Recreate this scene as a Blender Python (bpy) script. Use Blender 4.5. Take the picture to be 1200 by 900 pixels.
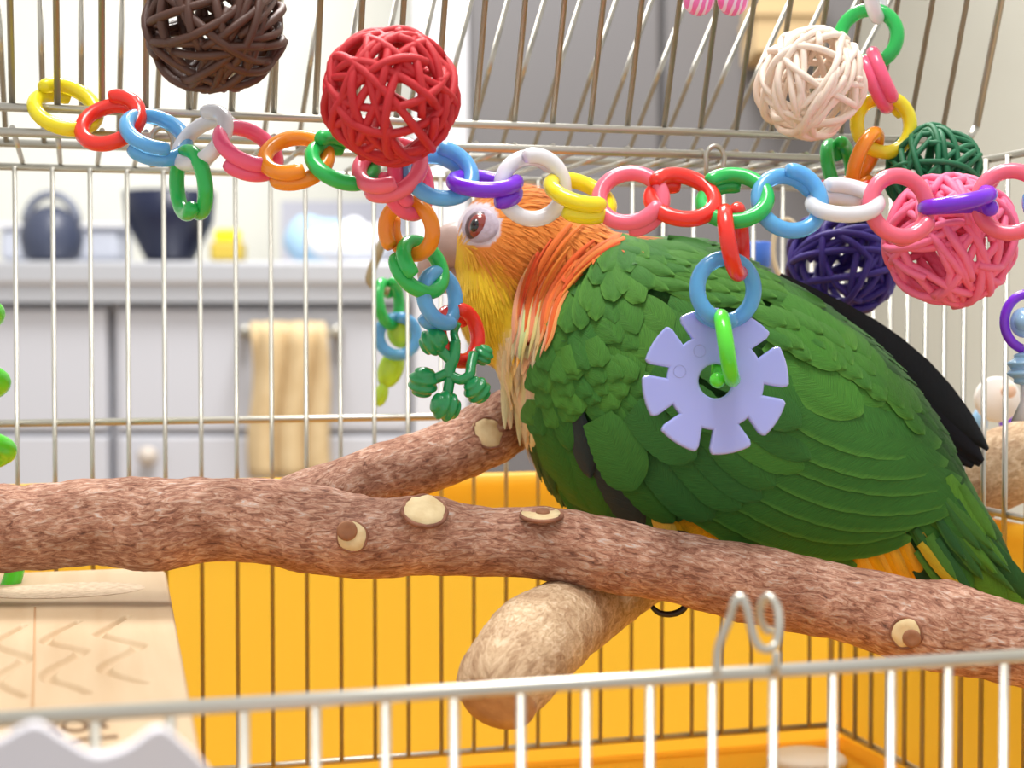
import bpy, bmesh, math, random
from mathutils import Vector, Matrix, noise
from mathutils.bvhtree import BVHTree

for o in list(bpy.data.objects):
    bpy.data.objects.remove(o, do_unlink=True)
SC = bpy.context.scene
COL = SC.collection
random.seed(7)
R_ = math.radians
S = 0.001                                   # all lengths below are millimetres

# ------------------------------------------------------------------ camera
FPX = 1850.0
CAMZ = 800.0                                # camera height above the floor
YAW, PITCH = R_(15.5), math.atan(60 / FPX)
CP = Vector((0, 0, CAMZ))
FW = Vector((math.sin(YAW) * math.cos(PITCH), math.cos(YAW) * math.cos(PITCH), -math.sin(PITCH)))
RT = Vector((math.cos(YAW), -math.sin(YAW), 0))
UP = RT.cross(FW).normalized()
cd = bpy.data.cameras.new('camera')
cam = bpy.data.objects.new('camera', cd)
COL.objects.link(cam)
cam.matrix_world = Matrix((
    (RT.x, UP.x, -FW.x, CP.x * S), (RT.y, UP.y, -FW.y, CP.y * S), (RT.z, UP.z, -FW.z, CP.z * S), (0, 0, 0, 1)))
cd.sensor_width = 36.0
cd.lens = FPX / 1200 * 36.0
cd.clip_start = 0.01
cd.dof.use_dof = True
cd.dof.focus_distance = 0.505
cd.dof.aperture_fstop = 13.5
SC.camera = cam

# ------------------------------------------------------------------ light
wd = bpy.data.worlds.new('room_daylight')
SC.world = wd
wd.use_nodes = True
bg = wd.node_tree.nodes['Background']
bg.inputs[0].default_value = (1.0, 0.985, 0.96, 1)
bg.inputs[1].default_value = 0.72


def area_light(name, loc, target, size, watts, colr=(1, 1, 1)):
    l = bpy.data.lights.new(name, 'AREA')
    l.shape = 'RECTANGLE'
    l.size, l.size_y = size
    l.energy = watts
    l.color = colr
    o = bpy.data.objects.new(name, l)
    COL.objects.link(o)
    o.location = Vector(loc) * S
    o.rotation_euler = (Vector(target) - Vector(loc)).to_track_quat('-Z', 'Y').to_euler()
    return o


area_light('ceiling_lamp_offscreen', (60, 200, 2300), (60, 200, 0), (0.6, 0.6), 24, (1, 0.97, 0.93))
area_light('kitchen_ceiling_lamp_offscreen', (330, 1500, 2300), (330, 1500, 0), (0.6, 0.6), 46, (1, 0.98, 0.95))
SC.view_settings.view_transform = 'Standard'
SC.view_settings.look = 'None'
SC.view_settings.gamma = 1
SC.view_settings.use_curve_mapping = False
SC.view_settings.exposure = 0.1


# ------------------------------------------------------------------ pixels to points
def P(x, y, D):
    """point seen at pixel x, y at depth D mm"""
    return CP + D * (FW + RT * ((x - 600) / FPX) - UP * ((y - 450) / FPX))


def PY(x, y, Y):
    d = FW + RT * ((x - 600) / FPX) - UP * ((y - 450) / FPX)
    return CP + d * (Y / d.y)


def PX(p):
    d = p - CP
    D = d.dot(FW)
    return 600 + FPX * d.dot(RT) / D, 450 - FPX * d.dot(UP) / D, D


def W(x, y, z):
    """cage frame: z measured from the camera's height"""
    return Vector((x, y, CAMZ + z))


def srgb(r, g, b):
    def c(v):
        v /= 255.0
        return v / 12.92 if v <= 0.04045 else ((v + 0.055) / 1.055) ** 2.4
    return (c(r), c(g), c(b))


# ------------------------------------------------------------------ materials
MATS = {}


def mat(name, rgb, rough=0.5, metal=0.0, **kw):
    if name in MATS:
        return MATS[name]
    m = bpy.data.materials.new(name)
    m.use_nodes = True
    nt = m.node_tree
    b = nt.nodes['Principled BSDF']
    b.inputs['Base Color'].default_value = (*rgb, 1)
    b.inputs['Roughness'].default_value = rough
    b.inputs['Metallic'].default_value = metal
    if kw.get('sss'):
        b.inputs['Subsurface Weight'].default_value = kw['sss']
        b.inputs['Subsurface Radius'].default_value = (0.003, 0.003, 0.003)
        b.inputs['Subsurface Scale'].default_value = 1.0
    if kw.get('trans'):
        b.inputs['Transmission Weight'].default_value = kw['trans']
        b.inputs['IOR'].default_value = 1.42
    if kw.get('coat'):
        b.inputs['Coat Weight'].default_value = kw['coat']
        b.inputs['Coat Roughness'].default_value = 0.08
    ns = kw.get('noise')                    # (scale, colour2, amount, stretch)
    if ns:
        tc = nt.nodes.new('ShaderNodeTexCoord')
        mp = nt.nodes.new('ShaderNodeMapping')
        mp.inputs['Scale'].default_value = ns[3]
        nz = nt.nodes.new('ShaderNodeTexNoise')
        nz.inputs['Scale'].default_value = ns[0]
        nz.inputs['Detail'].default_value = 6
        rp = nt.nodes.new('ShaderNodeValToRGB')
        rp.color_ramp.elements[0].position = 0.5 - ns[2]
        rp.color_ramp.elements[1].position = 0.5 + ns[2]
        rp.color_ramp.elements[0].color = (*rgb, 1)
        rp.color_ramp.elements[1].color = (*ns[1], 1)
        nt.links.new(tc.outputs['Object'], mp.inputs['Vector'])
        nt.links.new(mp.outputs['Vector'], nz.inputs['Vector'])
        nt.links.new(nz.outputs['Fac'], rp.inputs['Fac'])
        nt.links.new(rp.outputs['Color'], b.inputs['Base Color'])
        if kw.get('bump'):
            bp = nt.nodes.new('ShaderNodeBump')
            bp.inputs['Strength'].default_value = kw['bump']
            bp.inputs['Distance'].default_value = kw.get('bdist', 0.0006)
            nt.links.new(nz.outputs['Fac'], bp.inputs['Height'])
            nt.links.new(bp.outputs['Normal'], b.inputs['Normal'])
    MATS[name] = m
    return m


def bark_material(name, cols, scale, stretch, bump):
    m = bpy.data.materials.new(name)
    m.use_nodes = True
    nt = m.node_tree
    b = nt.nodes['Principled BSDF']
    b.inputs['Roughness'].default_value = 0.85
    uv = nt.nodes.new('ShaderNodeTexCoord')
    mp = nt.nodes.new('ShaderNodeMapping')
    mp.inputs['Scale'].default_value = stretch
    nt.links.new(uv.outputs['UV'], mp.inputs['Vector'])
    n1 = nt.nodes.new('ShaderNodeTexNoise')
    n1.inputs['Scale'].default_value = scale
    n1.inputs['Detail'].default_value = 9
    n1.inputs['Roughness'].default_value = 0.72
    n1.inputs['Distortion'].default_value = 0.9
    nt.links.new(mp.outputs['Vector'], n1.inputs['Vector'])
    rp = nt.nodes.new('ShaderNodeValToRGB')
    el = rp.color_ramp.elements
    while len(el) < len(cols):
        el.new(0.5)
    for i, (p, c) in enumerate(cols):
        el[i].position = p
        el[i].color = (*c, 1)
    nt.links.new(n1.outputs['Fac'], rp.inputs['Fac'])
    n2 = nt.nodes.new('ShaderNodeTexNoise')
    n2.inputs['Scale'].default_value = scale * 0.17
    n2.inputs['Detail'].default_value = 3
    nt.links.new(uv.outputs['UV'], n2.inputs['Vector'])
    r2 = nt.nodes.new('ShaderNodeValToRGB')
    r2.color_ramp.elements[0].position = 0.38
    r2.color_ramp.elements[1].position = 0.66
    r2.color_ramp.elements[0].color = (0.84, 0.76, 0.72, 1)
    r2.color_ramp.elements[1].color = (1.22, 1.24, 1.28, 1)
    nt.links.new(n2.outputs['Fac'], r2.inputs['Fac'])
    mx = nt.nodes.new('ShaderNodeMix')
    mx.data_type = 'RGBA'
    mx.blend_type = 'MULTIPLY'
    mx.inputs[0].default_value = 1
    nt.links.new(rp.outputs['Color'], mx.inputs[6])
    nt.links.new(r2.outputs['Color'], mx.inputs[7])
    nt.links.new(mx.outputs[2], b.inputs['Base Color'])
    bp = nt.nodes.new('ShaderNodeBump')
    bp.inputs['Strength'].default_value = bump
    bp.inputs['Distance'].default_value = 0.0012
    nt.links.new(n1.outputs['Fac'], bp.inputs['Height'])
    nt.links.new(bp.outputs['Normal'], b.inputs['Normal'])
    return m


def feather_material(name, rough, stripe, streak=0.25, sheen=0.15):
    """colour attribute with fine barbs running out from the shaft (UV: u across, v along)"""
    m = bpy.data.materials.new(name)
    m.use_nodes = True
    nt = m.node_tree
    b = nt.nodes['Principled BSDF']
    b.inputs['Roughness'].default_value = rough
    b.inputs['Specular IOR Level'].default_value = 0.25
    b.inputs['Sheen Weight'].default_value = sheen
    at = nt.nodes.new('ShaderNodeVertexColor')
    at.layer_name = 'Col'
    tc = nt.nodes.new('ShaderNodeTexCoord')
    mp = nt.nodes.new('ShaderNodeMapping')
    mp.inputs['Scale'].default_value = (1.3, stripe, 1)
    nz = nt.nodes.new('ShaderNodeTexNoise')
    nz.inputs['Scale'].default_value = 3.0
    nz.inputs['Detail'].default_value = 4
    nt.links.new(tc.outputs['UV'], mp.inputs['Vector'])
    nt.links.new(mp.outputs['Vector'], nz.inputs['Vector'])
    rp = nt.nodes.new('ShaderNodeValToRGB')
    rp.color_ramp.elements[0].position = 0.3
    rp.color_ramp.elements[1].position = 0.7
    rp.color_ramp.elements[0].color = (1 - streak,) * 3 + (1,)
    rp.color_ramp.elements[1].color = (1 + streak * 0.6,) * 3 + (1,)
    nt.links.new(nz.outputs['Fac'], rp.inputs['Fac'])
    mx = nt.nodes.new('ShaderNodeMix')
    mx.data_type = 'RGBA'
    mx.blend_type = 'MULTIPLY'
    mx.inputs[0].default_value = 1
    nt.links.new(at.outputs['Color'], mx.inputs[6])
    nt.links.new(rp.outputs['Color'], mx.inputs[7])
    nt.links.new(mx.outputs[2], b.inputs['Base Color'])
    bp = nt.nodes.new('ShaderNodeBump')
    bp.inputs['Strength'].default_value = 0.5
    bp.inputs['Distance'].default_value = 0.0004
    nt.links.new(nz.outputs['Fac'], bp.inputs['Height'])
    nt.links.new(bp.outputs['Normal'], b.inputs['Normal'])
    return m


STEEL = mat('zinc_wire', (0.55, 0.53, 0.47), 0.36, 0.8)
WIRE = FRONTWIRE = RAIL = STEEL


def plastic(name, rgb, trans=0.0, sss=0.35):
    return mat('plastic_' + name, rgb, 0.22, 0.0, sss=sss, coat=0.3, trans=trans)


PL = {
    'yellow': plastic('yellow', srgb(255, 236, 44), 0.2),
    'red': plastic('red', srgb(245, 58, 46), 0.15),
    'blue': plastic('blue', srgb(112, 194, 255), 0.35),
    'white': plastic('white', srgb(240, 240, 246), 0.2),
    'pink': plastic('pink', srgb(252, 100, 140), 0.1),
    'salmon': plastic('salmon', srgb(250, 112, 136), 0.1),
    'orange': plastic('orange', srgb(254, 156, 44), 0.12),
    'green': plastic('green', srgb(46, 194, 92), 0.1),
    'purple': plastic('purple', srgb(130, 50, 225), 0.1),
    'lime': plastic('lime', srgb(95, 225, 60), 0.05),
    'lavender': plastic('lavender', srgb(168, 176, 242), 0.0),
    'teal': plastic('teal', srgb(34, 150, 86), 0.0),
    'skyblue': plastic('skyblue', srgb(165, 210, 245), 0.3),
    'neon': plastic('neon', srgb(205, 240, 70), 0.35),
}


# ------------------------------------------------------------------ mesh helpers
ORG = {}


class MB:
    def __init__(s):
        s.v, s.f, s.uv, s.c = [], [], [], []

    def add(s, verts, faces, uvs=None, cols=None):
        n = len(s.v)
        s.v += [Vector(v) for v in verts]
        s.f += [tuple(i + n for i in fa) for fa in faces]
        s.uv += uvs if uvs else [(0, 0)] * len(verts)
        s.c += cols if cols else [(1, 1, 1)] * len(verts)
        return s

    def tube(s, path, rad, n=10, closed=False, caps=True, squash=None, uvl=0.0):
        path = [Vector(p) for p in path]
        m = len(path)
        if not hasattr(rad, '__len__'):
            rad = [rad] * m
        tang = []
        for i in range(m):
            if closed:
                t = path[(i + 1) % m] - path[(i - 1) % m]
            else:
                t = path[min(i + 1, m - 1)] - path[max(i - 1, 0)]
            tang.append(t.normalized())
        a = Vector((0, 0, 1)) if abs(tang[0].z) < 0.9 else Vector((1, 0, 0))
        nrm = (a - tang[0] * a.dot(tang[0])).normalized()
        vs, fs, uvs = [], [], []
        L = 0.0
        for i in range(m):
            if i:
                nrm = (nrm - tang[i] * nrm.dot(tang[i])).normalized()
                L += (path[i] - path[i - 1]).length
            bn = tang[i].cross(nrm)
            for k in range(n):
                an = 2 * math.pi * k / n
                vs.append(path[i] + rad[i] * (math.cos(an) * nrm + math.sin(an) * bn))
                uvs.append((L * 0.01, abs(k / n * 2 - 1) * rad[i] * 2 * math.pi * 0.005))
        rng = m if closed else m - 1
        for i in range(rng):
            j = (i + 1) % m
            for k in range(n):
                k2 = (k + 1) % n
                fs.append((i * n + k, i * n + k2, j * n + k2, j * n + k))
        if not closed and caps:
            fs.append(tuple(range(n - 1, -1, -1)))
            fs.append(tuple((m - 1) * n + k for k in range(n)))
        return s.add(vs, fs, uvs)

    def box(s, c, sx, sy, sz, ax=None):
        """box centred at c with half axes along ax (three unit vectors)"""
        ax = ax or (Vector((1, 0, 0)), Vector((0, 1, 0)), Vector((0, 0, 1)))
        c = Vector(c)
        vs = []
        for i in (-1, 1):
            for j in (-1, 1):
                for k in (-1, 1):
                    vs.append(c + ax[0] * (i * sx / 2) + ax[1] * (j * sy / 2) + ax[2] * (k * sz / 2))
        return s.add(vs, [(0, 1, 3, 2), (4, 6, 7, 5), (0, 4, 5, 1), (2, 3, 7, 6), (0, 2, 6, 4), (1, 5, 7, 3)])

    def prism(s, pts, off):
        """polygon pts extruded by vector off"""
        n = len(pts)
        off = Vector(off)
        vs = [Vector(p) for p in pts] + [Vector(p) + off for p in pts]
        fs = [tuple(range(n - 1, -1, -1)), tuple(range(n, 2 * n))]
        for i in range(n):
            j = (i + 1) % n
            fs.append((i, j, n + j, n + i))
        return s.add(vs, fs)

    def sphere(s, c, r, n=16, m=10, ax=None, groove=0.0, gn=5):
        ax = ax or (Vector((1, 0, 0)), Vector((0, 1, 0)), Vector((0, 0, 1)))
        if not hasattr(r, '__len__'):
            r = (r, r, r)
        c = Vector(c)
        vs, fs = [], []
        for i in range(m + 1):
            th = math.pi * i / m
            g = 1.0 - groove * (0.5 - 0.5 * math.cos(th * 2 * gn))
            for k in range(n):
                ph = 2 * math.pi * k / n
                st = math.sin(th)
                vs.append(c + g * (ax[0] * (r[0] * st * math.cos(ph)) + ax[1] * (r[1] * st * math.sin(ph))) + ax[2] * (r[2] * math.cos(th)))
        for i in range(m):
            for k in range(n):
                k2 = (k + 1) % n
                fs.append((i * n + k, (i + 1) * n + k, (i + 1) * n + k2, i * n + k2))
        return s.add(vs, fs)

    def lathe(s, c, prof, n=28, axis=None):
        """profile [(r, h)] turned about the axis through c"""
        az = Vector(axis) if axis else Vector((0, 0, 1))
        a = Vector((1, 0, 0)) if abs(az.x) < 0.9 else Vector((0, 1, 0))
        ax = (a - az * a.dot(az)).normalized()
        ay = az.cross(ax)
        c = Vector(c)
        vs, fs = [], []
        for r, h in prof:
            for k in range(n):
                ph = 2 * math.pi * k / n
                vs.append(c + az * h + ax * (r * math.cos(ph)) + ay * (r * math.sin(ph)))
        for i in range(len(prof) - 1):
            for k in range(n):
                k2 = (k + 1) % n
                fs.append((i * n + k, i * n + k2, (i + 1) * n + k2, (i + 1) * n + k))
        fs.append(tuple(range(n - 1, -1, -1)))
        fs.append(tuple((len(prof) - 1) * n + k for k in range(n)))
        return s.add(vs, fs)

    def mesh(s, name, org, smooth=True, cols=False):
        me = bpy.data.meshes.new(name)
        me.from_pydata([((v - org) * S) for v in s.v], [], s.f)
        uvl = me.uv_layers.new(name='UVMap')
        for lp in me.loops:
            uvl.data[lp.index].uv = s.uv[lp.vertex_index]
        if cols:
            ca = me.color_attributes.new('Col', 'FLOAT_COLOR', 'POINT')
            for i, c in enumerate(s.c):
                ca.data[i].color = (*c, 1)
        if smooth:
            me.polygons.foreach_set('use_smooth', [True] * len(me.polygons))
        me.update()
        return me

    def build(s, name, m, parent=None, org=None, smooth=True, cols=False, bevel=0, auto=False):
        """link as ONE mesh object; a child keeps its thing's origin"""
        if parent is not None:
            o_ = ORG[parent]
        else:
            o_ = Vector(org) if org is not None else base_of(s.v)
        me = s.mesh(name, o_, smooth, cols)
        me.materials.append(m)
        o = bpy.data.objects.new(name, me)
        COL.objects.link(o)
        if parent is not None:
            o.parent = parent
        else:
            o.location = o_ * S
        ORG[o] = o_
        if bevel:
            bv = o.modifiers.new('bevel', 'BEVEL')
            bv.width = bevel * S
            bv.segments = 3
            bv.limit_method = 'ANGLE'
            bv.angle_limit = R_(35)
        return o


def base_of(vs):
    xs = [v.x for v in vs]
    ys = [v.y for v in vs]
    return Vector(((min(xs) + max(xs)) / 2, (min(ys) + max(ys)) / 2, min(v.z for v in vs)))


def tag(o, label=None, cat=None, group=None, kind=None):
    if label:
        o['label'] = label
    if cat:
        o['category'] = cat
    if group:
        o['group'] = group
    if kind:
        o['kind'] = kind
    return o


def thing(name, loc, label, cat, group=None):
    o = bpy.data.objects.new(name, None)
    COL.objects.link(o)
    o.empty_display_size = 0.01
    o.location = Vector(loc) * S
    ORG[o] = Vector(loc)
    return tag(o, label, cat, group)


def interp(ctrl, n):
    """Catmull-Rom through rows of numbers"""
    rows = [list(map(float, c)) for c in ctrl]
    out = []
    m = len(rows) - 1
    for i in range(n):
        t = i / (n - 1) * m
        k = min(int(t), m - 1)
        u = t - k
        p = [rows[max(k - 1, 0)], rows[k], rows[k + 1], rows[min(k + 2, m)]]
        out.append([0.5 * ((2 * b) + (c - a) * u + (2 * a - 5 * b + 4 * c - d) * u * u + (3 * b - a - 3 * c + d) * u ** 3)
                    for a, b, c, d in zip(*p)])
    return out


# ================================================================== THE ROOM
def K(x, y, D):
    """kitchen frame: level, facing the camera's heading"""
    return Vector((math.sin(YAW), math.cos(YAW), 0)) * D + RT * ((x - 600) / FPX * D) + Vector((0, 0, CAMZ + (390 - y) / FPX * D))


KF = Vector((math.sin(YAW), math.cos(YAW), 0))
KAX = (RT, KF, Vector((0, 0, 1)))


def kbox(mb, x0, x1, y0, y1, D, depth, zlo=None):
    a, b = K(x0, y0, D), K(x1, y1, D)
    zt, zb = a.z, b.z if zlo is None else zlo
    w = (b - a).dot(RT)
    c = (a + b) / 2
    c.z = (zt + zb) / 2
    return mb.box(c + KF * (depth / 2), w, depth, zt - zb, KAX)


M_CREAM = mat('cream_wallpaper', srgb(240, 240, 230), 0.9, noise=(14, srgb(236, 235, 224), 0.3, (1, 1, 1)))
M_FLOOR = mat('pale_floorboards', srgb(176, 150, 118), 0.6, noise=(6, srgb(150, 122, 92), 0.3, (1, 8, 1)))
M_CAB = mat('white_cabinet_laminate', srgb(193, 195, 203), 0.45, noise=(3, srgb(189, 191, 200), 0.3, (1, 1, 1)))
M_GAP = M_CAB
M_GREY = mat('grey_enamel', srgb(104, 102, 105), 0.5, noise=(2, srgb(110, 108, 109), 0.3, (1, 1, 1)))
M_STEELTOP = mat('worktop_steel', srgb(198, 200, 206), 0.35, 0.55)
M_EDGE = M_STEELTOP

mb = MB().box(KF * 1700 + RT * 100 + Vector((0, 0, -10)), 5200, 4200, 20, KAX)
tag(mb.build('floor', M_FLOOR, smooth=False), kind='structure')
mb = MB().box(KF * 2960 + Vector((0, 0, 1250)), 5200, 60, 2500, KAX)
tag(mb.build('wall_back', M_CREAM, smooth=False), kind='structure')
mb = MB().box(KF * 1700 + RT * 1900 + Vector((0, 0, 1250)), 60, 2500, 2500, KAX)
tag(mb.build('wall_right', M_CREAM, smooth=False), kind='structure')

KD = 2150.0


def cabinet(x0, x1, label, drawer=True):
    a, b = K(x0, 356, KD + 25), K(x1, 900, KD + 25)
    t = thing('kitchen_cabinet', ((a + b) / 2 + KF * 280) * 1 - Vector((0, 0, ((a + b) / 2).z)), label, 'cabinet', 'base cabinets under the worktop')
    kbox(MB(), x0, x1, 356, 0, KD + 25, 540, 0).build('body', M_GAP, t, smooth=False)
    kbox(MB(), x0 + 4, x1 - 4, 362, 505, KD + 5, 20).build('drawer_front', M_CAB, t, smooth=False, bevel=4)
    kbox(MB(), x0 + 4, x1 - 4, 511, 0, KD + 5, 20, 60).build('door', M_CAB, t, smooth=False, bevel=4)
    return t


cabinet(-330, 129, 'white cabinet under the worktop beyond the bare cage bars')
cab = cabinet(133, 480, 'white cabinet under the worktop with the tan towel on its rail')
h = MB().sphere(K(172, 535, KD - 12), 14, 14, 8)
h.build('knob', mat('knob_beige', srgb(190, 180, 170), 0.5), cab)
ctop = thing('kitchen_worktop', K(100, 308, KD + 280), 'long stainless steel worktop with a steel front edge strip', 'worktop')
kbox(MB(), -360, 480, 306, 334, KD - 20, 600).build('slab', M_STEELTOP, ctop, smooth=False, bevel=5)
kbox(MB(), -360, 480, 334, 354, KD - 12, 590).build('edge_strip', M_EDGE, ctop, smooth=False)
ztop = K(0, 306, KD - 20).z
# splashback, a grey niche and the upper wall
kbox(MB(), 330, 484, 236, 306, KD + 560, 40, ztop).build('splashback', mat('splash_grey', srgb(182, 182, 192), 0.4), ctop, smooth=False)

fr = thing('tall_cupboard', K(780, 390, KD + 40) * 1, 'tall plain grey cupboard beyond the parrot and the white side board', 'cupboard')
fr.location.z = 0
ORG[fr].z = 0
kbox(MB(), 549, 1004, -500, 0, KD + 60, 640, 0).build('body', M_GREY, fr, smooth=False, bevel=8)
kbox(MB(), 549, 772, -480, 0, KD + 38, 22, 90).build('door', M_GREY, fr, smooth=False, bevel=5)
kbox(MB(), 778, 1002, -480, 0, KD + 38, 22, 90).build('door', M_GREY, fr, smooth=False, bevel=5)
kbox(MB(), 484, 549, -500, 0, KD + 20, 480, 0).build('side_board', mat('side_board_white', srgb(205, 206, 212), 0.5), fr, smooth=False, bevel=4)

# things on the worktop
mb = MB().lathe(K(200, 306, KD + 120) + Vector((0, 0, 0)), [(34, 0), (38, 8), (62, 55), (66, 98), (61, 98), (56, 60), (30, 14)], 32)
bowl = mb.build('mixing_bowl', mat('navy_enamel', srgb(16, 24, 52), 0.35))
tag(bowl, 'deep navy blue bowl standing on the steel worktop', 'bowl')
yb = thing('sponge_holder', K(266, 306, KD + 90), 'yellow sponge in a dull mustard holder beside the navy bowl', 'sponge')
kbox(MB(), 246, 284, 283, 306, KD + 70, 45).build('holder', mat('mustard', srgb(190, 165, 60), 0.5), yb, smooth=False, bevel=6)
kbox(MB(), 250, 281, 268, 284, KD + 76, 32).build('sponge', mat('sponge_yellow', srgb(250, 232, 40), 0.9), yb, smooth=False, bevel=8)
pot = thing('kettle', K(62, 306, KD + 150), 'dark round kettle with a grey lid on the steel worktop', 'kettle')
MB().lathe(K(62, 306, KD + 150), [(30, 0), (40, 6), (46, 34), (38, 62), (20, 76), (8, 80)], 28).build('body', mat('kettle_dark', srgb(62, 68, 88), 0.4), pot)
MB().tube([K(62 + 30 * math.cos(a), 262 - 34 * math.sin(a), KD + 150) for a in [math.pi * i / 10 for i in range(11)]], 7, 8).build('handle', mat('kettle_handle', srgb(120, 125, 140), 0.4), pot)
rack = thing('dish_tray', K(100, 306, KD + 260), 'pale grey plastic dish tray standing behind the dark kettle', 'tray')
kbox(MB(), 0, 140, 268, 306, KD + 230, 90).build('body', mat('tray_grey', srgb(196, 200, 212), 0.5), rack, smooth=False, bevel=10)
kbox(MB(), -5, 145, 262, 268, KD + 224, 102).build('rim', mat('tray_rim', srgb(222, 222, 228), 0.5), rack, smooth=False, bevel=3)
mb = MB()
mb.sphere(K(420, 262, KD + 160) , (70, 48, 30), 24, 12, KAX)
bag = mb.build('plastic_bag', mat('bag_white', srgb(238, 240, 246), 0.6))
for v in bag.data.vertices:
    n = noise.noise(v.co * 34) * 0.018
    v.co += v.co.normalized() * n
bag.location.z = (ztop + 3) * S
tag(bag, 'crumpled white plastic bag lying on the steel worktop', 'bag')
mb = MB().sphere(K(376, 262, KD + 290), (62, 34, 38), 24, 12, KAX)
bag2 = mb.build('blue_cloth', mat('cloth_blue', srgb(170, 205, 232), 0.8))
for v in bag2.data.vertices:
    v.co += v.co.normalized() * noise.noise(v.co * 22 + Vector((5, 1, 2))) * 0.014
bag2.location.z = (ztop + 7) * S
tag(bag2, 'pale blue crumpled cloth heaped behind the white plastic bag', 'cloth')

# towel rail and towel
rl = thing('towel_rail', K(340, 390, KD - 30), 'thin steel towel rail on the cabinet front', 'rail')
MB().tube([K(284, 389, KD - 40), K(398, 389, KD - 40)], 7, 10).build('bar', STEEL, rl)
for xx in (287, 395):
    MB().tube([K(xx, 389, KD - 44), K(xx, 389, KD + 3)], 9, 10).build('bracket', STEEL, rl)
M_TOWEL = mat('tan_terry', srgb(210, 188, 148), 0.95, noise=(40, srgb(194, 168, 126), 0.25, (1, 1, 1)), bump=0.4)
mb = MB()
nx, ny = 30, 16
vs, fs = [], []
for j in range(ny):
    yy = 380 + (560 - 380) * j / (ny - 1)
    for i in range(nx):
        u = i / (nx - 1)
        xx = 296 + u * 90 - (1 - j / ny) * 4 + 3 * math.sin(j * 0.4)
        vs.append(K(xx, yy, KD - 52 + 9 * math.sin(u * 17 + j * 0.15) + (14 if j == 0 else 0)))
for j in range(ny - 1):
    for i in range(nx - 1):
        fs.append((j * nx + i, j * nx + i + 1, (j + 1) * nx + i + 1, (j + 1) * nx + i))
mb.add(vs, fs)
tw = mb.build('hand_towel', M_TOWEL)
sm = tw.modifiers.new('thick', 'SOLIDIFY')
sm.thickness = 0.006
tag(tw, 'tan terry hand towel hanging from the steel rail', 'towel')
cb = thing('cardboard_box', K(915, 60, KD - 90), 'brown cardboard box held against the grey cupboard', 'box')
kbox(MB(), 884, 962, -60, 62, KD - 100, 130).build('box', mat('cardboard', srgb(196, 170, 128), 0.9), cb, smooth=False)
kbox(MB(), 882, 964, 12, 20, KD - 104, 138).build('flap', mat('cardboard', srgb(196, 170, 128), 0.9), cb, smooth=False)

# table under the cage
LX, RX, FY, BY = -60.0, 326.0, 306.0, 640.0
ZB, ZT = -176.0, 64.0
tb = thing('side_table', W(133, 473, -CAMZ), 'pale wooden side table carrying the wire bird cage', 'table')
M_TABLE = mat('table_wood', srgb(214, 190, 150), 0.5, noise=(5, srgb(196, 168, 124), 0.3, (1, 9, 1)))
MB().box(W(133, 473, -208), 560, 460, 30).build('tabletop', M_TABLE, tb, smooth=False, bevel=4)
for sx in (-1, 1):
    for sy in (-1, 1):
        MB().box(W(133 + sx * 240, 473 + sy * 190, (-CAMZ - 223) / 2), 40, 40, CAMZ - 223).build('leg', M_TABLE, tb, smooth=False)

# ================================================================== THE CAGE
M_YEL = mat('tray_yellow', srgb(252, 208, 66), 0.35)
nt = M_YEL.node_tree
b_ = nt.nodes['Principled BSDF']
tr = nt.nodes.new('ShaderNodeBsdfTranslucent')
tr.inputs['Color'].default_value = (*srgb(255, 204, 66), 1)
mxs = nt.nodes.new('ShaderNodeMixShader')
mxs.inputs[0].default_value = 0.5
outn = nt.nodes['Material Output']
nt.links.new(b_.outputs[0], mxs.inputs[1])
nt.links.new(tr.outputs[0], mxs.inputs[2])
nt.links.new(mxs.outputs[0], outn.inputs[0])

tray = thing('cage_tray', W(133, 473, -193), 'glossy yellow plastic tray with high walls under the wire cage', 'tray')
TT = -64.0
MB().box(W(133, 473, -188), RX - LX + 30, BY - FY + 30, 4).build('tray_floor', M_YEL, tray, smooth=False)


def sheet(name, prof, off):
    """thin moulded plastic wall: profile polyline swept along off"""
    vs_ = [Vector(p_) for p_ in prof] + [Vector(p_) + Vector(off) for p_ in prof]
    n_ = len(prof)
    return MB().add(vs_, [(i, i + 1, n_ + i + 1, n_ + i) for i in range(n_ - 1)]).build(name, M_YEL, tray)


def lip(ox, oz):
    return [(0, -190), (2, -120), (3, oz - 8), (3.3, oz - 2), (5, oz + 2), (8, oz + 3.5), (11, oz + 2), (12.5, oz - 2), (12.8, oz - 7)]


sheet('back_wall', [W(LX - 13, BY + 12 + a_, z_) for a_, z_ in lip(0, TT)], (RX - LX + 26, 0, 0))
for sx, X in ((1, RX + 12), (-1, LX - 12)):
    sheet('side_wall', [W(X + sx * a_, FY - 15, z_) for a_, z_ in lip(0, TT - 12)], (0, BY - FY + 30, 0))
MB().box(W(133, FY - 16, -170), RX - LX + 28, 3, 40).build('front_wall', M_YEL, tray, smooth=False)
cage = thing('bird_cage', W(133, 473, -186), 'silver wire bird cage with its roof lid raised', 'cage')


def cyl_mesh(r, m, name):
    mb = MB()
    mb.tube([Vector((0, 0, 0)), Vector((0, 0, 1000.0))], r, 8)
    me = mb.mesh(name, Vector((0, 0, 0)))
    me.materials.append(m)
    return me


CY = {}


def wire(a, b, r, m, parent, name='wire'):
    k = (r, m.name)
    if k not in CY:
        CY[k] = cyl_mesh(r, m, 'wire')
    o = bpy.data.objects.new(name, CY[k])
    COL.objects.link(o)
    o.parent = parent
    d = b - a
    o.location = (a - ORG[parent]) * S
    o.rotation_euler = d.to_track_quat('Z', 'Y').to_euler()
    o.scale = (1, 1, d.length / 1000.0)
    ORG[o] = ORG[parent]
    return o


SP = 14.0


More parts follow.
